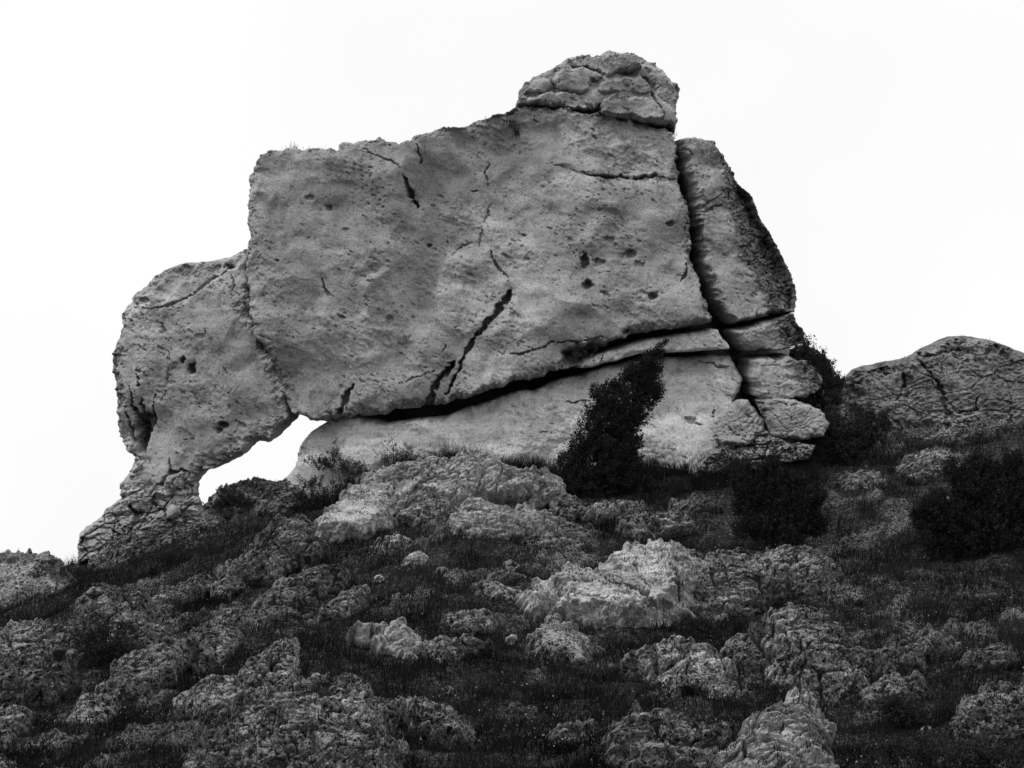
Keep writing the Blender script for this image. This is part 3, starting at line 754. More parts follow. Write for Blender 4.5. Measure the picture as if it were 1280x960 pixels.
S = [
 # name, label, polygon, kwargs
 ('rock_ledge', 'pale broken ledge just below the skyline boulder at the right edge', [(1130, 560), (1136, 547), (1165, 540), (1200, 533), (1240, 530), (1290, 528), (1295, 585), (1240, 590), (1200, 575), (1160, 566)], dict(y=35.8, li=.3)),
 ('boulder', 'rounded grey boulder left of the black shrub at the right edge', [(1131, 592), (1136, 578), (1147, 570), (1167, 567), (1190, 568), (1206, 574), (1212, 592), (1195, 606), (1150, 606)], dict(lean=25)),
 ('boulder', 'large grey boulder on the left edge of the skyline', [(-30, 720), (0, 705), (22, 701), (50, 701), (66, 707), (81, 722), (97, 735), (108, 752), (104, 772), (88, 787), (47, 783), (0, 795), (-35, 800)], dict(lean=25, y=30.5, style='smooth', mat=M_FORE, li=.5)),
 ('stone_block', 'small block on the right shoulder of the large boulder at the left edge', [(97, 764), (103, 750), (119, 742), (132, 747), (148, 766), (140, 780), (110, 784)], dict(lean=25)),
 ('boulder', 'cracked round boulder above the dark hollow shrub on the left', [(108, 792), (118, 775), (140, 766), (156, 760), (184, 763), (192, 782), (199, 792), (192, 812), (166, 818), (130, 815)], dict(lean=25)),
 ('boulder', 'pale flat topped boulder at the left edge below the large skyline boulder', [(-20, 812), (8, 795), (28, 788), (62, 783), (80, 791), (96, 805), (102, 826), (60, 836), (20, 838), (-22, 842)], dict(lean=30)),
 ('rock_outcrop', 'low crumbling rock under the flat topped boulder at the left edge', [(-15, 850), (20, 836), (53, 832), (77, 845), (80, 866), (60, 880), (20, 884), (-15, 882)], dict(lean=38)),
 ('rock_slab', 'slanting pale slab right of the dark hollow shrub on the left', [(134, 868), (147, 845), (164, 829), (194, 810), (226, 803), (240, 815), (226, 836), (206, 854), (180, 866), (150, 874)], dict(lean=38)),
 ('rock_outcrop', 'narrow rock with a white crest right of the slanting pale slab', [(238, 840), (240, 815), (248, 795), (272, 783), (294, 780), (302, 800), (284, 816), (262, 838)], dict(lean=38)),
 ('rock_ledge', 'thin flat ledge running right from the white crested narrow rock', [(296, 786), (318, 776), (350, 772), (384, 778), (372, 788), (340, 786), (306, 796)], dict(lean=45)),
 ('rock_outcrop', 'blocky rock split by slanting cracks, left of the big grass patch', [(304, 844), (322, 820), (345, 812), (372, 808), (366, 828), (363, 862), (338, 870), (318, 858)], dict(lean=30, lines=[([(310, 850), (340, 830), (366, 816)], [2, 2, 2], .18), ([(325, 862), (350, 842)], [2, 2], .15)])),
 ('rock_outcrop', 'scaly grey rock above the big cracked slab at bottom left', [(230, 884), (246, 868), (262, 859), (284, 861), (328, 871), (318, 886), (300, 898), (276, 920), (252, 906)], dict(lean=38)),
 ('rock_slab', 'big pale slab crossed by one long dark crack at the bottom left', [(252, 940), (275, 920), (302, 898), (338, 875), (369, 884), (404, 872), (440, 874), (466, 896), (470, 930), (484, 952), (480, 985), (300, 985), (262, 968)], dict(lean=42, lines=[([(340, 905), (362, 925), (378, 944), (402, 942), (425, 930)], [2, 2.5, 3, 2.5, 2], .2), ([(275, 925), (300, 908), (320, 895)], [2.5, 2, 2], .2)])),
 ('rock_outcrop', 'small pale outcrop in the grass at the lower left corner', [(88, 902), (104, 884), (125, 878), (146, 880), (142, 896), (124, 906), (104, 912)], dict(lean=42)),
 ('rock_outcrop', 'dark crumbled rock at the left edge near the bottom', [(-12, 900), (10, 888), (32, 892), (36, 912), (20, 924), (-12, 926)], dict(lean=42)),
 ('rock_outcrop', 'small rock at the bottom edge left of the cracked slab', [(228, 975), (236, 955), (256, 946), (276, 954), (280, 985), (230, 985)], dict(lean=42)),
 ('rock_ridge', 'rough grey ridge rising to the right below the arch', [(258, 736), (280, 720), (300, 704), (318, 684), (336, 668), (356, 657), (378, 656), (374, 676), (397, 687), (384, 704), (352, 716), (310, 730), (276, 742)], dict(lean=30)),
 ('rock_ledge', 'low rubbly ledge at the lower left end of the rough ridge below the arch', [(172, 768), (190, 756), (220, 742), (252, 732), (262, 742), (236, 752), (206, 764), (186, 774)], dict(lean=42)),
 ('rock_slab', 'slanting slab with a pale ridge below the rough ridge', [(325, 768), (334, 750), (346, 738), (368, 728), (394, 724), (426, 722), (420, 736), (402, 748), (372, 764), (350, 774)], dict(lean=34)),
 ('rock_outcrop', 'small slanting rock right of the slab with a pale ridge', [(402, 774), (412, 758), (428, 746), (452, 738), (462, 748), (452, 760), (432, 772)], dict(lean=36)),
 ('rock_outcrop', 'jagged pale rocks with a pointed tip in the middle of the slope', [(438, 796), (452, 788), (480, 794), (496, 782), (512, 797), (534, 804), (528, 826), (508, 834), (478, 818), (456, 806)], dict(lean=30, mat=M_PALE)),
 ('rock_ledge', 'long thin ledge right of the jagged pale rocks with a pointed tip', [(530, 826), (540, 808), (556, 800), (574, 809), (612, 809), (606, 820), (580, 822), (556, 834)], dict(lean=34)),
 ('rock_outcrop', 'biggest pale rock of the lower slope, its rounded crown lit white', [(664, 760), (676, 748), (690, 735), (724, 714), (748, 719), (759, 704), (784, 693), (815, 690), (838, 696), (850, 712), (856, 740), (846, 768), (827, 788), (790, 788), (755, 782), (718, 778), (686, 772)],
   dict(lean=26, mat=M_PALE, style='smooth', li=.35, pitd=1.0, big=1.0, F=.42, lines=[([(752, 722), (768, 736), (785, 738), (800, 748), (820, 762)], [2, 3, 4, 4, 3], .3), ([(796, 700), (800, 722), (812, 742)], [1.5, 1.5, 2], .15), ([(700, 745), (730, 750), (765, 752)], [1.5, 1.5, 1.5], .1), ([(836, 700), (846, 722), (850, 745)], [2, 3, 4], .3)])),
 ('rock_outcrop', 'rough dark rock with a sloping back joined to the right of the white crowned rock', [(846, 700), (860, 693), (896, 706), (924, 703), (952, 716), (970, 730), (960, 754), (940, 766), (900, 778), (866, 776), (850, 750)], dict(lean=28, li=.6)),
 ('rock_outcrop', 'pale topped rock under the smaller round black shrub', [(934, 712), (950, 700), (970, 694), (996, 692), (1018, 696), (1042, 720), (1034, 748), (990, 745), (958, 726)], dict(lean=30)),
 ('boulder', 'small rounded boulder below the left end of the white crowned rock', [(666, 802), (676, 790), (694, 779), (708, 786), (738, 804), (745, 818), (728, 834), (708, 838), (688, 830), (672, 816)], dict(lean=28, style='smooth', pitd=1.4, big=1.0)),
 ('rock_outcrop', 'broad crumbling patch of scaly rock below the white crowned rock', [(792, 838), (812, 822), (836, 812), (866, 816), (900, 838), (922, 866), (912, 886), (880, 888), (846, 872), (812, 856)], dict(lean=40, li=.6)),
 ('rock_outcrop', 'cluster of small rounded stones left of the blocky cracked rock', [(900, 818), (920, 806), (948, 800), (966, 806), (972, 822), (955, 834), (925, 832)], dict(lean=36)),
 ('rock_outcrop', 'blocky cracked rock mass in the lower right of the slope', [(958, 798), (964, 784), (978, 773), (1004, 766), (1018, 772), (1044, 790), (1058, 810), (1078, 836), (1072, 862), (1046, 880), (1012, 890), (980, 878), (974, 838), (970, 812)],
   dict(lean=30, li=.35, lines=[([(975, 838), (1000, 812), (1016, 800)], [2, 2, 2], .2), ([(1000, 850), (1012, 822)], [2, 2], .2), ([(1022, 850), (1030, 870)], [4, 5], .25)])),
 ('rock_outcrop', 'rock with a pale smooth face at the bottom edge right of centre', [(895, 980), (906, 945), (926, 926), (952, 908), (985, 886), (1014, 892), (1032, 920), (1026, 950), (1030, 985), (960, 990)], dict(lean=36, mat=M_PALE, li=.5, lines=[([(975, 912), (980, 928)], [4, 4], .3), ([(915, 935), (940, 922), (955, 912)], [2, 2, 2], .2)])),
 ('rock_outcrop', 'striped slanting rock right of the blocky cracked mass', [(1082, 846), (1098, 828), (1120, 812), (1142, 797), (1176, 802), (1188, 812), (1160, 828), (1140, 842), (1104, 852)], dict(lean=34)),
 ('rock_outcrop', 'small pale rock below the striped slanting rock', [(1078, 882), (1090, 862), (1114, 853), (1150, 860), (1152, 876), (1122, 884), (1096, 892)], dict(lean=36)),
 ('rock_outcrop', 'lichened rock at the right edge near the bottom corner', [(1196, 914), (1206, 890), (1222, 876), (1244, 866), (1290, 866), (1296, 935), (1240, 942), (1210, 936)], dict(lean=34, li=.5)),
 ('rock_ledge', 'flat stony step at the right edge above the lichened rock', [(1195, 842), (1212, 828), (1240, 822), (1268, 832), (1262, 848), (1230, 852)], dict(lean=42)),
 ('rock_outcrop', 'spiky dark edged rock at the bottom edge in the middle right', [(764, 945), (776, 918), (792, 906), (812, 901), (846, 907), (878, 919), (910, 928), (902, 952), (880, 985), (776, 985)], dict(lean=34, li=.5)),
 ('rock_outcrop', 'low broken rock right of the big cracked slab', [(474, 892), (490, 879), (518, 892), (546, 890), (576, 918), (590, 944), (560, 942), (530, 920), (500, 908)], dict(lean=42, li=.5)),
 ('rock_slab', 'curved pale slab at the left end of the grassy mound below the crag', [(402, 670), (414, 645), (434, 622), (455, 605), (482, 594), (508, 590), (500, 606), (486, 622), (500, 640), (486, 660), (450, 670), (424, 676)], dict(lean=28, mat=M_PALE, style='smooth', pitd=.9, big=1.1)),
 ('rock_ledge', 'broad arched ledge along the top of the grassy mound below the crag', [(478, 640), (492, 606), (510, 590), (532, 582), (570, 580), (606, 581), (642, 593), (680, 601), (690, 622), (660, 630), (615, 624), (565, 640), (520, 648)], dict(lean=24, mat=M_PALE, F=.35)),
 ('rock_outcrop', 'small hump between curved slab and arched ledge', [(498, 650), (510, 630), (532, 621), (556, 630), (572, 646), (550, 660), (520, 664)], dict(lean=32)),
 ('rock_outcrop', 'pitted rock on the right side of the grassy mound, left of the leaning juniper', [(570, 668), (578, 642), (594, 633), (612, 635), (626, 645), (650, 642), (692, 652), (690, 668), (650, 678), (610, 684), (584, 680)], dict(lean=30, mat=M_PALE)),
 ('boulder', 'little round boulder at the foot of the leaning juniper', [(688, 642), (692, 631), (706, 624), (722, 627), (730, 640), (720, 650), (700, 652)], dict(lean=22)),
 ('rock_ledge', 'low flat rock right of the little boulder below the juniper', [(734, 648), (748, 637), (775, 634), (802, 638), (806, 650), (780, 654), (752, 656)], dict(lean=36)),
 ('rock_outcrop', 'crumbly pale rocks in the grass above the white crowned rock', [(776, 668), (784, 654), (806, 648), (834, 651), (858, 652), (862, 666), (830, 672), (800, 678)], dict(lean=34)),
 ('rock_ledge', 'faint stony band left of the crumbly pale rocks', [(648, 690), (668, 676), (700, 667), (736, 671), (748, 684), (716, 694), (680, 700)], dict(lean=42)),
 ('stone', 'single bright stone in the grass below the curved slab', [(503, 708), (510, 696), (522, 690), (532, 692), (534, 704), (520, 712)], dict(lean=26, mat=M_PALE)),
 ('rock_ledge', 'row of low stones above the single bright stone', [(462, 690), (474, 678), (494, 672), (512, 678), (506, 688), (484, 696)], dict(lean=36)),
 ('boulder', 'grey boulder left of the footing slab under the arch', [(326, 640), (334, 622), (344, 612), (359, 607), (373, 614), (376, 630), (362, 642), (342, 648)], dict(lean=24, y=33.6)),
 ('boulder', 'small pale boulder in the herbs left of the curved slab', [(402, 626), (410, 613), (425, 608), (438, 616), (434, 630), (416, 636)], dict(lean=24)),
 ('rock_outcrop', 'long rounded rock at the foot of the leaning pillar', [(132, 706), (148, 686), (170, 671), (210, 658), (240, 648), (266, 643), (282, 652), (276, 672), (250, 690), (200, 704), (160, 714)], dict(lean=28, y=33.2)),
 ('rock_outcrop', 'grey rock closing the arch below on its right', [(256, 640), (272, 622), (292, 612), (318, 607), (344, 603), (352, 618), (334, 636), (300, 646)], dict(lean=22, y=34.6, li=.5)),
 ('rock_ledge', 'half buried band of rock between the round shrub and the leaning juniper', [(842, 640), (856, 630), (884, 626), (902, 634), (896, 646), (864, 650)], dict(lean=40, li=.5)),
 ('rock_outcrop', 'stony patch in the grass right of the round black shrub', [(1042, 612), (1056, 602), (1082, 596), (1104, 602), (1100, 614), (1070, 620)], dict(lean=40)),
 ('rock_outcrop', 'dark broken rock in the middle of the lower slope', [(586, 742), (604, 730), (632, 724), (656, 730), (660, 746), (634, 758), (604, 758)], dict(lean=40, li=.6)),
 ('rock_outcrop', 'low mottled rock between pointed tip rocks and the white crowned rock', [(560, 782), (574, 770), (596, 766), (618, 774), (616, 788), (590, 794)], dict(lean=38, li=.5)),
 ('rock_outcrop', 'weathered rock low down left of the spiky dark edged rock', [(690, 930), (708, 914), (736, 910), (752, 922), (744, 940), (712, 946)], dict(lean=40, li=.6)),
]
for i, (nm, lab, poly, kw) in enumerate(S):
    rock(nm, lab, poly, seed=100 + i * 3, **kw)

# small loose stones
rs = np.random.default_rng(77)
for i, (u, v, w_, lab) in enumerate([
        (552, 716, 8, 'small loose stone right of the single bright stone below the curved slab'),
        (474, 724, 7, 'small loose stone to the lower left of the single bright stone'),
        (640, 800, 7, 'small loose stone left of the small rounded boulder below the white crowned rock'),
        (766, 836, 8, 'small loose stone right of the small rounded boulder below the white crowned rock'),
        (1075, 750, 7, 'small loose stone in open grass right of the pale topped rock'),
        (1140, 742, 6, 'small loose stone in open grass below the broad black shrub'),
        (1225, 790, 7, 'small loose stone above the flat stony step at the right edge'),
        (396, 846, 7, 'small loose stone in the grass right of the blocky split rock'),
        (560, 862, 6, 'small loose stone above the low broken rock right of the big cracked slab'),
        (645, 884, 9, 'lone small stone in the dark grass at the bottom centre'),
        (196, 934, 8, 'small loose stone in the grass left of the big cracked slab'),
        (296, 756, 7, 'small loose stone below the rough ridge under the arch'),
        (1160, 912, 8, 'small loose stone left of the lichened rock at the right edge'),
        (640, 708, 8, 'small loose stone above the dark broken rock in the middle slope'),
        (556, 748, 7, 'small loose stone left of the dark broken rock in the middle slope')]):
    q_ = rs.uniform(0.55, 0.85); th_ = np.sort(np.arange(8) * np.pi / 4 + rs.uniform(-.3, .3, 8)); rr_ = rs.uniform(0.75, 1.15, 8)
    rock('loose_stone', lab, np.stack([u + np.cos(th_) * w_ * rr_, v + np.sin(th_) * w_ * q_ * rr_], -1), 10, None, 700 + i, 'karst', M_FORE, li=.4, cat='stone', group='small stones scattered on the slope')

# ------------------------------------------------------------------ where stones stand: keep plants out of them
ROCK = np.concatenate(ROCKPTS)
OX0, OY0, OS = -16.0, 12.0, 0.06
occ = np.zeros((int(32 / OS), int(32 / OS)), bool)
gz = ground(ROCK[:, 0], ROCK[:, 1])
up_ = ROCK[:, 2] > gz + 0.06
ii = ((ROCK[up_, 0] - OX0) / OS).astype(int); jj = ((ROCK[up_, 1] - OY0) / OS).astype(int)
ok = (ii >= 0) & (jj >= 0) & (ii < occ.shape[0]) & (jj < occ.shape[1])
occ[ii[ok], jj[ok]] = True
def free(x, y):
    i = np.clip(((x - OX0) / OS).astype(int), 0, occ.shape[0] - 1); j = np.clip(((y - OY0) / OS).astype(int), 0, occ.shape[1] - 1)
    return ~occ[i, j]

def slope_points(n, rng, ymin=14.0, ymax=37.0, spread=0.40):
    """random points on the slope, denser towards the viewer"""
    y = ymin * (ymax / ymin) ** rng.random(n)
    x = (rng.random(n) * 2 - 1) * spread * y
    m = free(x, y)
    return x[m], y[m]

def blades(name, base, hgt, wid, lean, tint, mat, rng, **k):
    n = len(base)
    ang = rng.random(n) * np.pi
    side = np.stack([np.cos(ang), np.sin(ang), np.zeros(n)], -1) * wid[:, None] * 0.5
    tip = base + np.stack([lean[:, 0], lean[:, 1], hgt], -1)
    mid = base + np.stack([lean[:, 0] * 0.3, lean[:, 1] * 0.3, hgt * 0.55], -1)
    V = np.stack([base - side, base + side, mid + side * 0.7, mid - side * 0.7, tip], 1).reshape(-1, 3)
    o = np.arange(n)[:, None] * 5
    tr = np.concatenate([o + np.array([[0, 1, 2]]), o + np.array([[0, 2, 3]]), o + np.array([[3, 2, 4]])])
    return mesh_obj(name, V, tr, mat, k.get('parent'), {'tint': np.repeat(tint, 5)}, False)

# grass
rng = np.random.default_rng(5)
x, y = slope_points(430000, rng)
clump = fbm(x, y, 0.9, 3, 201)
keep = rng.random(len(x)) < np.clip(0.7 + 0.75 * clump, 0.15, 1) * (1 - 0.85 * bare_rock(x, y))
x, y, clump = x[keep], y[keep], clump[keep]
n = len(x)
hg = (0.06 + 0.16 * rng.random(n) ** 1.4) * (1 + 0.9 * np.clip(fbm(x, y, 0.5, 3, 207), -0.6, 1)) * np.clip(y / 24, 0.75, 1.25)
lean = rng.normal(0, 0.55, (n, 2)) * hg[:, None] + np.stack([0.12 * hg, -0.15 * hg], -1)
base = np.stack([x, y, ground_full(x, y)[0] - 0.01], -1)
tint = np.clip(0.28 + 0.50 * fbm(x, y, 1.1, 4, 210) + 0.35 * rng.random(n) ** 2, 0, 1)
# ... taller at the foot of the crag
xa = rng.uniform(-4.4, 6.4, 80000); ya = rng.uniform(33.0, 35.7, 80000)
ka = rng.random(80000) < sstep(-0.7, 0.4, fbm(xa, ya, 0.8, 3, 221))
xa, ya = xa[ka], ya[ka]; na = len(xa)
ha = 0.12 + 0.34 * rng.random(na) ** 1.6
base = np.concatenate([base, np.stack([xa, ya, ground_full(xa, ya)[0] - 0.01], -1)]); hg = np.concatenate([hg, ha])
lean = np.concatenate([lean, rng.normal(0, 0.35, (na, 2)) * ha[:, None]]); tint = np.concatenate([tint, np.clip(0.15 + 0.9 * rng.random(na) ** 2, 0, 1)])
# ... and turf creeping onto the ledges of the stones
R_ = np.concatenate(SLOPEPTS)
sel = R_[rng.random(len(R_)) < 0.14 * sstep(0.1, 0.4, fbm(R_[:, 0], R_[:, 1] * 0.7 + R_[:, 2], 0.45, 3, 230))]
k2 = len(sel)
h2 = 0.03 + 0.09 * rng.random(k2) ** 1.5
base = np.concatenate([base, sel - np.array([0, 0, 0.01])]); hg = np.concatenate([hg, h2])
lean = np.concatenate([lean, rng.normal(0, 0.5, (k2, 2)) * h2[:, None] + np.array([0, -0.02])])
tint = np.concatenate([tint, 0.2 + 0.4 * rng.random(k2)]); n = len(base)
g = blades('grass', base, hg, 0.006 + 0.006 * rng.random(n), lean, tint, M_GRASS, rng)
tag(g, 'dark fine grass covering the slope between the rocks', 'grass', None, 'stuff')

# low herbs: small leaves in mats
def leaf_quads(P, N, size, asp, rng, tint):
    """one small leaf (two triangles, folded a little) at every point, growing along N"""
    n = len(P)
    N = N / (np.linalg.norm(N, axis=1)[:, None] + 1e-9)
    r = rng.normal(size=(n, 3)); S_ = np.cross(N, r); S_ /= np.linalg.norm(S_, axis=1)[:, None] + 1e-9
    K = np.cross(N, S_)
    L = size[:, None]; W = L * asp
    V = np.stack([P, P + N * L * 0.55 + S_ * W * 0.5 + K * L * 0.08, P + N * L, P + N * L * 0.55 - S_ * W * 0.5 + K * L * 0.08], 1).reshape(-1, 3)
    o = np.arange(n)[:, None] * 4
    return V, np.concatenate([o + np.array([[0, 1, 2]]), o + np.array([[0, 2, 3]])]), np.repeat(tint, 4)

x, y = slope_points(150000, rng)
cl = fbm(x, y, 0.75, 3, 301)
m = rng.random(len(x)) < sstep(0.0, 0.5, cl)
x, y = x[m], y[m]
n = len(x)
P = np.stack([x, y, ground_full(x, y)[0] + 0.10 * rng.random(n) ** 1.5], -1)
N = rng.normal(size=(n, 3)) * 0.7 + np.array([0, -0.25, 0.8])
V, T3, tt = leaf_quads(P, N, 0.022 + 0.028 * rng.random(n), 0.5, rng, np.clip(0.25 + 0.35 * fbm(x, y, 1.2, 2, 305) + 0.5 * rng.random(n) ** 2, 0, 1))
tag(mesh_obj('ground_cover', V, T3, M_HERB, None, {'tint': tt}, False), 'low leafy herbs matted among the grass of the slope', 'ground cover', None, 'stuff')

# pale flower heads and seed heads
x, y = slope_points(120000, rng)
cl = fbm(x, y, 1.3, 4, 401, 0.6)
m = rng.random(len(x)) < 0.012 + 0.6 * sstep(0.1, 0.8, cl)
x, y = x[m], y[m]; n = len(x)
P = np.stack([x, y, ground_full(x, y)[0] + 0.05 + 0.13 * rng.random(n)], -1)
N = rng.normal(size=(n, 3)) * 0.5 + np.array([0, -0.6, 0.6])
V, T3, tt = leaf_quads(P, N, 0.010 + 0.024 * rng.random(n) ** 2, 0.7, rng, rng.random(n) ** 2)
tag(mesh_obj('wildflowers', V, T3, M_FLOWER, None, {'tint': tt}, False), 'tiny pale flower and seed heads dotted over the slope', 'flowers', None, 'stuff')

# ------------------------------------------------------------------ SHRUBS
def limb(pts, r0, r1, sides=6):
    pts = np.asarray(pts, float); V = []; Tt = []
    for i, p in enumerate(pts):
        t = pts[min(i + 1, len(pts) - 1)] - pts[max(i - 1, 0)]; t /= np.linalg.norm(t) + 1e-9
        a = np.cross(t, [0.3, 1, 0.2]); a /= np.linalg.norm(a); b = np.cross(t, a)
        r = r0 + (r1 - r0) * i / (len(pts) - 1)
        for k in range(sides):
            th = 2 * np.pi * k / sides
            V.append(p + (a * np.cos(th) + b * np.sin(th)) * r)
    for i in range(len(pts) - 1):
        for k in range(sides):
            a, b = i * sides + k, i * sides + (k + 1) % sides
            Tt += [(a, b, b + sides), (a, b + sides, a + sides)]
    return np.array(V), np.array(Tt)

def merge(parts):
    V = []; T_ = []; o = 0
    for v, t in parts:
        V.append(v); T_.append(t + o); o += len(v)
    return np.concatenate(V), np.concatenate(T_)

def shrub(name, label, lobes, y, nclump, nleaf, leaf, mat, seed, stems, axis=(0, 0, 1), cat='shrub', pale=0.0, asp=0.42, loose=0.0, group=None):
    """lobes: (u, v, ru, rv) in px; depth radius = ru. stems: list of px polylines"""
    r = np.random.default_rng(seed)
    k = y / FPX
    uu, vv = stems[0][0]
    root = at(uu, vv, y); root[2] = ground(root[0], root[1])
    o = empty(name, root)
    tag(o, label, cat, group)
    sub = []
    for lu, lv, lru, lrv in lobes:                         # each bough carries smaller tufts of twigs
        sub.append((lu, lv, lru * (0.86 if cat == 'tree' else 0.7), lrv * (0.86 if cat == 'tree' else 0.7)))
        for q in range(9 if lru > 9 else 3):
            th_ = r.random() * 2 * np.pi; f_ = 0.5 + (0.42 if cat == 'tree' else 0.6) * r.random(); sz_ = 0.15 + 0.25 * r.random()
            sub.append((lu + np.cos(th_) * lru * f_, lv + np.sin(th_) * lrv * f_, lru * sz_, lrv * sz_))
    lobes = sub
    w = np.array([l[2] * l[3] for l in lobes], float) ** 0.8; w /= w.sum()
    which = r.choice(len(lobes), nclump, p=w)
    L = np.array(lobes, float)[which]
    d = r.normal(size=(nclump, 3)); d /= np.linalg.norm(d, axis=1)[:, None]
    rad = np.where(r.random(nclump) < 0.78, 0.72 + 0.28 * r.random(nclump), r.random(nclump) ** 0.5)
    C = at(L[:, 0], L[:, 1], y) + np.stack([d[:, 0] * L[:, 2], d[:, 1] * np.minimum(L[:, 2], L[:, 3]) + r.normal(0, 6, nclump), d[:, 2] * L[:, 3]], -1) * k * rad[:, None]
    if loose: C += r.normal(size=C.shape) * loose
    ax = np.asarray(axis, float)
    dirn = d * 0.6 + ax + r.normal(size=d.shape) * 0.25
    dirn /= np.linalg.norm(dirn, axis=1)[:, None]
    csz = leaf * (1.0 + 1.1 * r.random(nclump))
    tw = np.repeat(np.arange(nclump), nleaf)
    m = len(tw)
    along = r.random(m)
    P = C[tw] + dirn[tw] * (csz[tw] * (along * 2.6 - 1.0))[:, None] + r.normal(size=(m, 3)) * (csz[tw] * (0.42 - 0.26 * along))[:, None]
    N = dirn[tw] * 0.9 + r.normal(size=(m, 3)) * 0.7
    tint = np.clip(0.15 + 0.35 * r.random(nclump)[tw] + 0.45 * r.random(m) ** 2 + pale * (r.random(m) < 0.12), 0, 1)
    V, T3, tt = leaf_quads(P, N, leaf * (0.6 + 0.8 * r.random(m)), asp, r, tint)
    mesh_obj('foliage', V, T3, mat, o, {'tint': tt}, False)
    for st in stems:
        p = at([q[0] for q in st], [q[1] for q in st], y)
        p[0, 2] = min(p[0, 2], ground(p[0, 0], p[0, 1]) - 0.05)
        p += r.normal(size=p.shape) * 0.02
        v, t = limb(p, 0.04 if nclump > 900 else 0.009, 0.006 if nclump > 900 else 0.004)
        mesh_obj('stem', v, t, M_BARK, o)
    return o

yj = hit(745, 618)
shrub('juniper_tree', 'tall black juniper leaning to the right in front of the pale slab', [(738, 606, 44, 30), (742, 578, 44, 34), (752, 550, 44, 34), (760, 524, 40, 28), (774, 502, 36, 24), (790, 484, 30, 20), (804, 468, 22, 18), (814, 453, 13, 14), (822, 441, 6, 9), (828, 432, 3, 6), (770, 588, 28, 30), (712, 604, 18, 28), (812, 492, 14, 20), (798, 522, 10, 12), (780, 556, 22, 26)],
      yj, 3000, 30, 0.050, M_JUNIPER, 1, [[(742, 628), (748, 580), (765, 520), (800, 470), (822, 436)], [(745, 620), (735, 575), (745, 530)], [(750, 600), (775, 550), (800, 505)]], axis=(0.55, -0.1, 0.8), cat='tree')
yb = hit(975, 690)
shrub('round_shrub', 'smaller round black shrub standing behind the pale topped rock', [(946, 606, 24, 26), (962, 590, 14, 16), (935, 622, 14, 16), (990, 604, 16, 14), (942, 650, 22, 26), (985, 660, 36, 34), (1006, 630, 20, 20), (1020, 622, 12, 10), (975, 630, 26, 24), (1012, 650, 16, 20)],
      yb, 1900, 28, 0.048, M_JUNIPER, 2, [[(975, 696), (972, 660), (955, 610)], [(978, 694), (990, 650), (1005, 620)], [(980, 694), (1000, 660)]])
yr = hit(1215, 700)
shrub('broad_shrub', 'broad black shrub cut off by the right edge of the view', [(1180, 640, 36, 34), (1170, 668, 28, 30), (1215, 610, 34, 34), (1250, 622, 40, 44), (1240, 664, 48, 40), (1290, 620, 40, 50), (1290, 665, 40, 40), (1205, 668, 40, 34), (1160, 640, 18, 16), (1225, 586, 16, 14), (1262, 590, 18, 16)],
      yr, 3200, 28, 0.048, M_JUNIPER, 3, [[(1215, 706), (1205, 660), (1185, 630)], [(1225, 706), (1230, 650), (1225, 600)], [(1240, 704), (1265, 650), (1275, 610)]])
shrub('leafy_shrub', 'dark leafy shrub with pale leaf tips between crag and skyline boulder', [(1075, 530, 34, 24), (1050, 548, 34, 20), (1095, 545, 26, 22), (1030, 560, 30, 16), (1075, 560, 34, 20), (1025, 535, 14, 12)],
      34.6, 650, 26, 0.05, M_SHRUB, 4, [[(1060, 580), (1060, 550), (1070, 520)], [(1065, 580), (1090, 540)], [(1055, 580), (1030, 550)]], pale=.9, asp=.5, loose=.03)
shrub('hump_shrub', 'dark creeping shrub on the hump behind the right pillar', [(1015, 480, 24, 24), (1035, 490, 20, 24), (1008, 455, 16, 16), (1030, 470, 18, 18), (1012, 500, 28, 16), (1006, 440, 14, 9), (1030, 455, 13, 12), (1046, 482, 10, 16)],
      35.0, 620, 26, 0.04, M_SHRUB, 5, [[(1020, 530), (1020, 500), (1012, 460)], [(1025, 530), (1035, 490)]], asp=.5, loose=.03)
shrub('small_herb', 'tiny leafy herb on the skyline above the dark hump', [(1003, 425, 4, 5), (1009, 427, 4, 4)], 35.4, 16, 12, 0.05, M_SHRUB, 6, [[(1005, 436), (1004, 428), (1003, 422)], [(1006, 436), (1009, 428)]], asp=.5, cat='plant')
shrub('hollow_shrub', 'dark hollow shrub with pale leaf tips in the rocks at the left', [(130, 812, 26, 20), (150, 822, 24, 16), (118, 826, 20, 14), (140, 790, 26, 12)],
      hit(136, 836), 300, 26, 0.035, M_SHRUB, 7, [[(136, 842), (134, 820), (128, 800)], [(138, 842), (150, 815)]], pale=1.0, asp=.5, loose=.02)
shrub('arch_shrub', 'bushy herb on the rim of the arch against the sky', [(290, 622, 16, 12), (302, 630, 20, 12), (278, 632, 14, 8), (285, 612, 6, 5)],
      34.4, 220, 22, 0.035, M_SHRUB, 8, [[(292, 642), (290, 625), (286, 610)], [(294, 642), (304, 624)]], asp=.5, loose=.02)
shrub('tall_herb', 'tall branching herb standing against the footing slab left of centre', [(491, 556, 4, 10), (489, 568, 10, 8), (508, 566, 14, 8), (500, 576, 24, 8), (490, 544, 2, 5), (520, 574, 14, 8)],
      34.1, 200, 14, 0.03, M_SHRUB, 9, [[(492, 588), (491, 562), (490, 542)], [(496, 588), (510, 566)], [(492, 580), (482, 568)]], asp=.4, loose=.03, cat='plant')
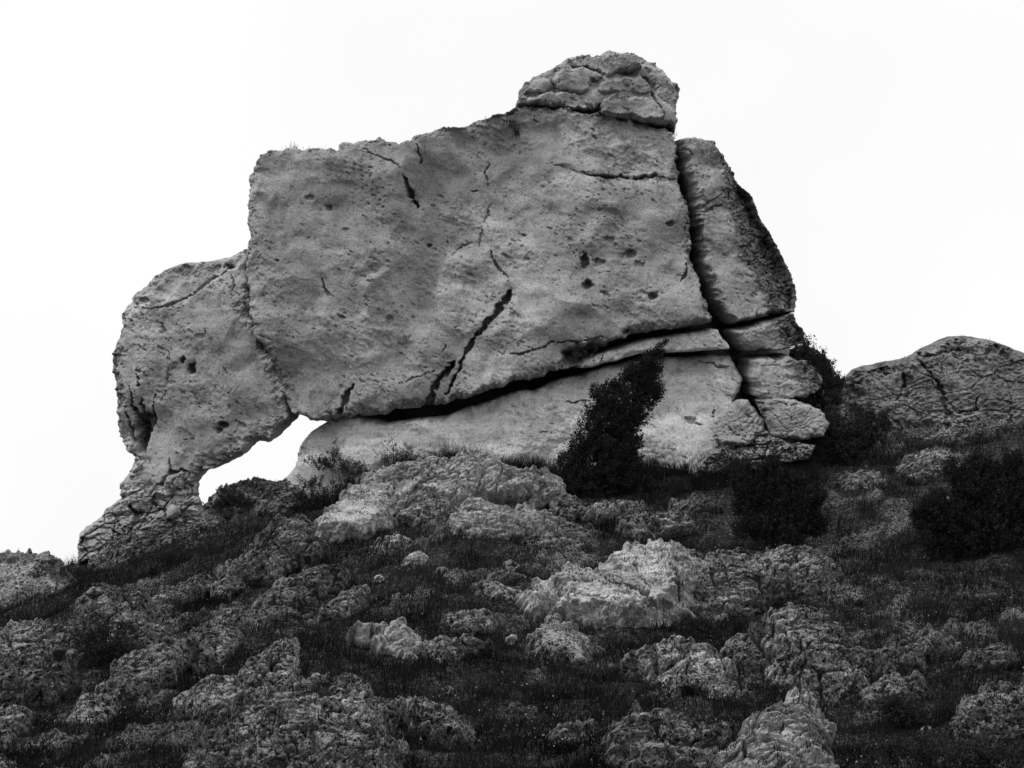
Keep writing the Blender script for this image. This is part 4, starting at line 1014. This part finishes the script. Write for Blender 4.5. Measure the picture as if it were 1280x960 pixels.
H = [('leafy herb clump on the left end of the footing slab', [(418, 576, 22, 10), (440, 584, 26, 9), (398, 580, 14, 9)], (420, 598), 34.2, 200),
     ('dark herb clump under the footing slab beside the tall herb', [(445, 598, 20, 14), (430, 606, 16, 10)], (440, 616), 33.2, 160),
     ('herb clump in the hollow right of the grey boulder under the arch', [(390, 612, 20, 12), (378, 625, 16, 10)], (386, 632), 33.4, 150),
     ('dense dark grass clump right of the foot of the leaning juniper', [(830, 612, 26, 14), (845, 606, 16, 10)], (832, 628), 32.8, 170),
     ('small dark clump below the fallen blocks at the right of the crag', [(905, 580, 18, 10), (925, 588, 20, 9)], (912, 600), 33.4, 150),
     ('dark clump in the pocket below the white crowned rock', [(885, 790, 20, 8), (860, 782, 16, 8)], (874, 798), None, 130),
     ('dark clump under the small pale rock on the lower right', [(1122, 892, 24, 14), (1140, 902, 18, 10)], (1128, 912), None, 170),
     ('leafy mat in the bottom right corner of the slope', [(1200, 950, 40, 10), (1130, 945, 36, 12), (1250, 945, 34, 12)], (1190, 962), None, 300),
     ('herb clump against the left foot of the cracked round boulder', [(222, 690, 26, 14), (200, 700, 24, 10), (250, 684, 20, 10)], (220, 712), None, 180)]
for i, (lab, lob, (u, v), yy, nc) in enumerate(H):
    shrub('herb_clump', lab, lob, yy or hit(u, v), nc, 22, 0.032, M_SHRUB, 40 + i, [[(u, v), (u - 4, v - 14), (u - 8, v - 22)], [(u + 2, v), (u + 8, v - 16)]], asp=.45, loose=.03, cat='plant', group='herb clumps among the rocks', pale=.4)

# ------------------------------------------------------------------ GRASS TUFTS ON THE CRAG
def tuft(label, u, v, w, h, nb, c, seed):
    r = np.random.default_rng(seed)
    p0 = FR.ab([(u, v)], c)[0]
    P0 = FR.world(np.array([p0[0]]), np.array([p0[1]]), np.array([c]))[0]
    o = empty('grass_tuft', P0)
    tag(o, label, 'grass tuft', 'grass tufts growing on the crag')
    base = P0 + np.stack([r.normal(0, 0.5, nb) * w * FR.px, r.normal(0, 0.12, nb), r.normal(0, 0.02, nb) - 0.03], -1)
    hg = h * FR.px * (0.4 + 0.8 * r.random(nb))
    blades('blades', base, hg, 0.010 + 0.006 * r.random(nb), r.normal(0, 0.35, (nb, 2)) * hg[:, None], r.random(nb) * 0.5, M_GRASS, r, parent=o)['kind'] = 'stuff'
tuft('thin grass on the top left corner of the main block', 368, 188, 12, 9, 50, -.35, 1)
tuft('sparse blades on the flat top right of the corner grass', 402, 190, 12, 7, 26, -.3, 2)
tuft('dark grass hanging in the notch of the upper left slab', 514, 256, 6, 26, 110, -1.35, 3)
tuft('grass fringe on the ridge left of the cap boulders', 617, 154, 12, 9, 80, -.3, 4)
tuft('bushy grass on the shoulder at the foot of the cap boulders', 640, 158, 12, 14, 140, -.9, 5)
tuft('dark grass patch below the shoulder grass', 645, 168, 5, 10, 70, -1.25, 6)
tuft('upright tuft high on the cap boulders', 762, 92, 4, 16, 90, -.85, 7)
tuft('grass fringe along the upper left of the cap boulders', 733, 76, 9, 6, 70, -.4, 8)
tuft('short grass on the right top of the cap boulders', 777, 71, 6, 5, 40, -.3, 9)
tuft('thin grass on top of the right pillar', 875, 180, 10, 6, 40, -.3, 10)
tuft('thin grass at the notch below the cap boulders on the right', 842, 172, 4, 6, 20, -.4, 11)
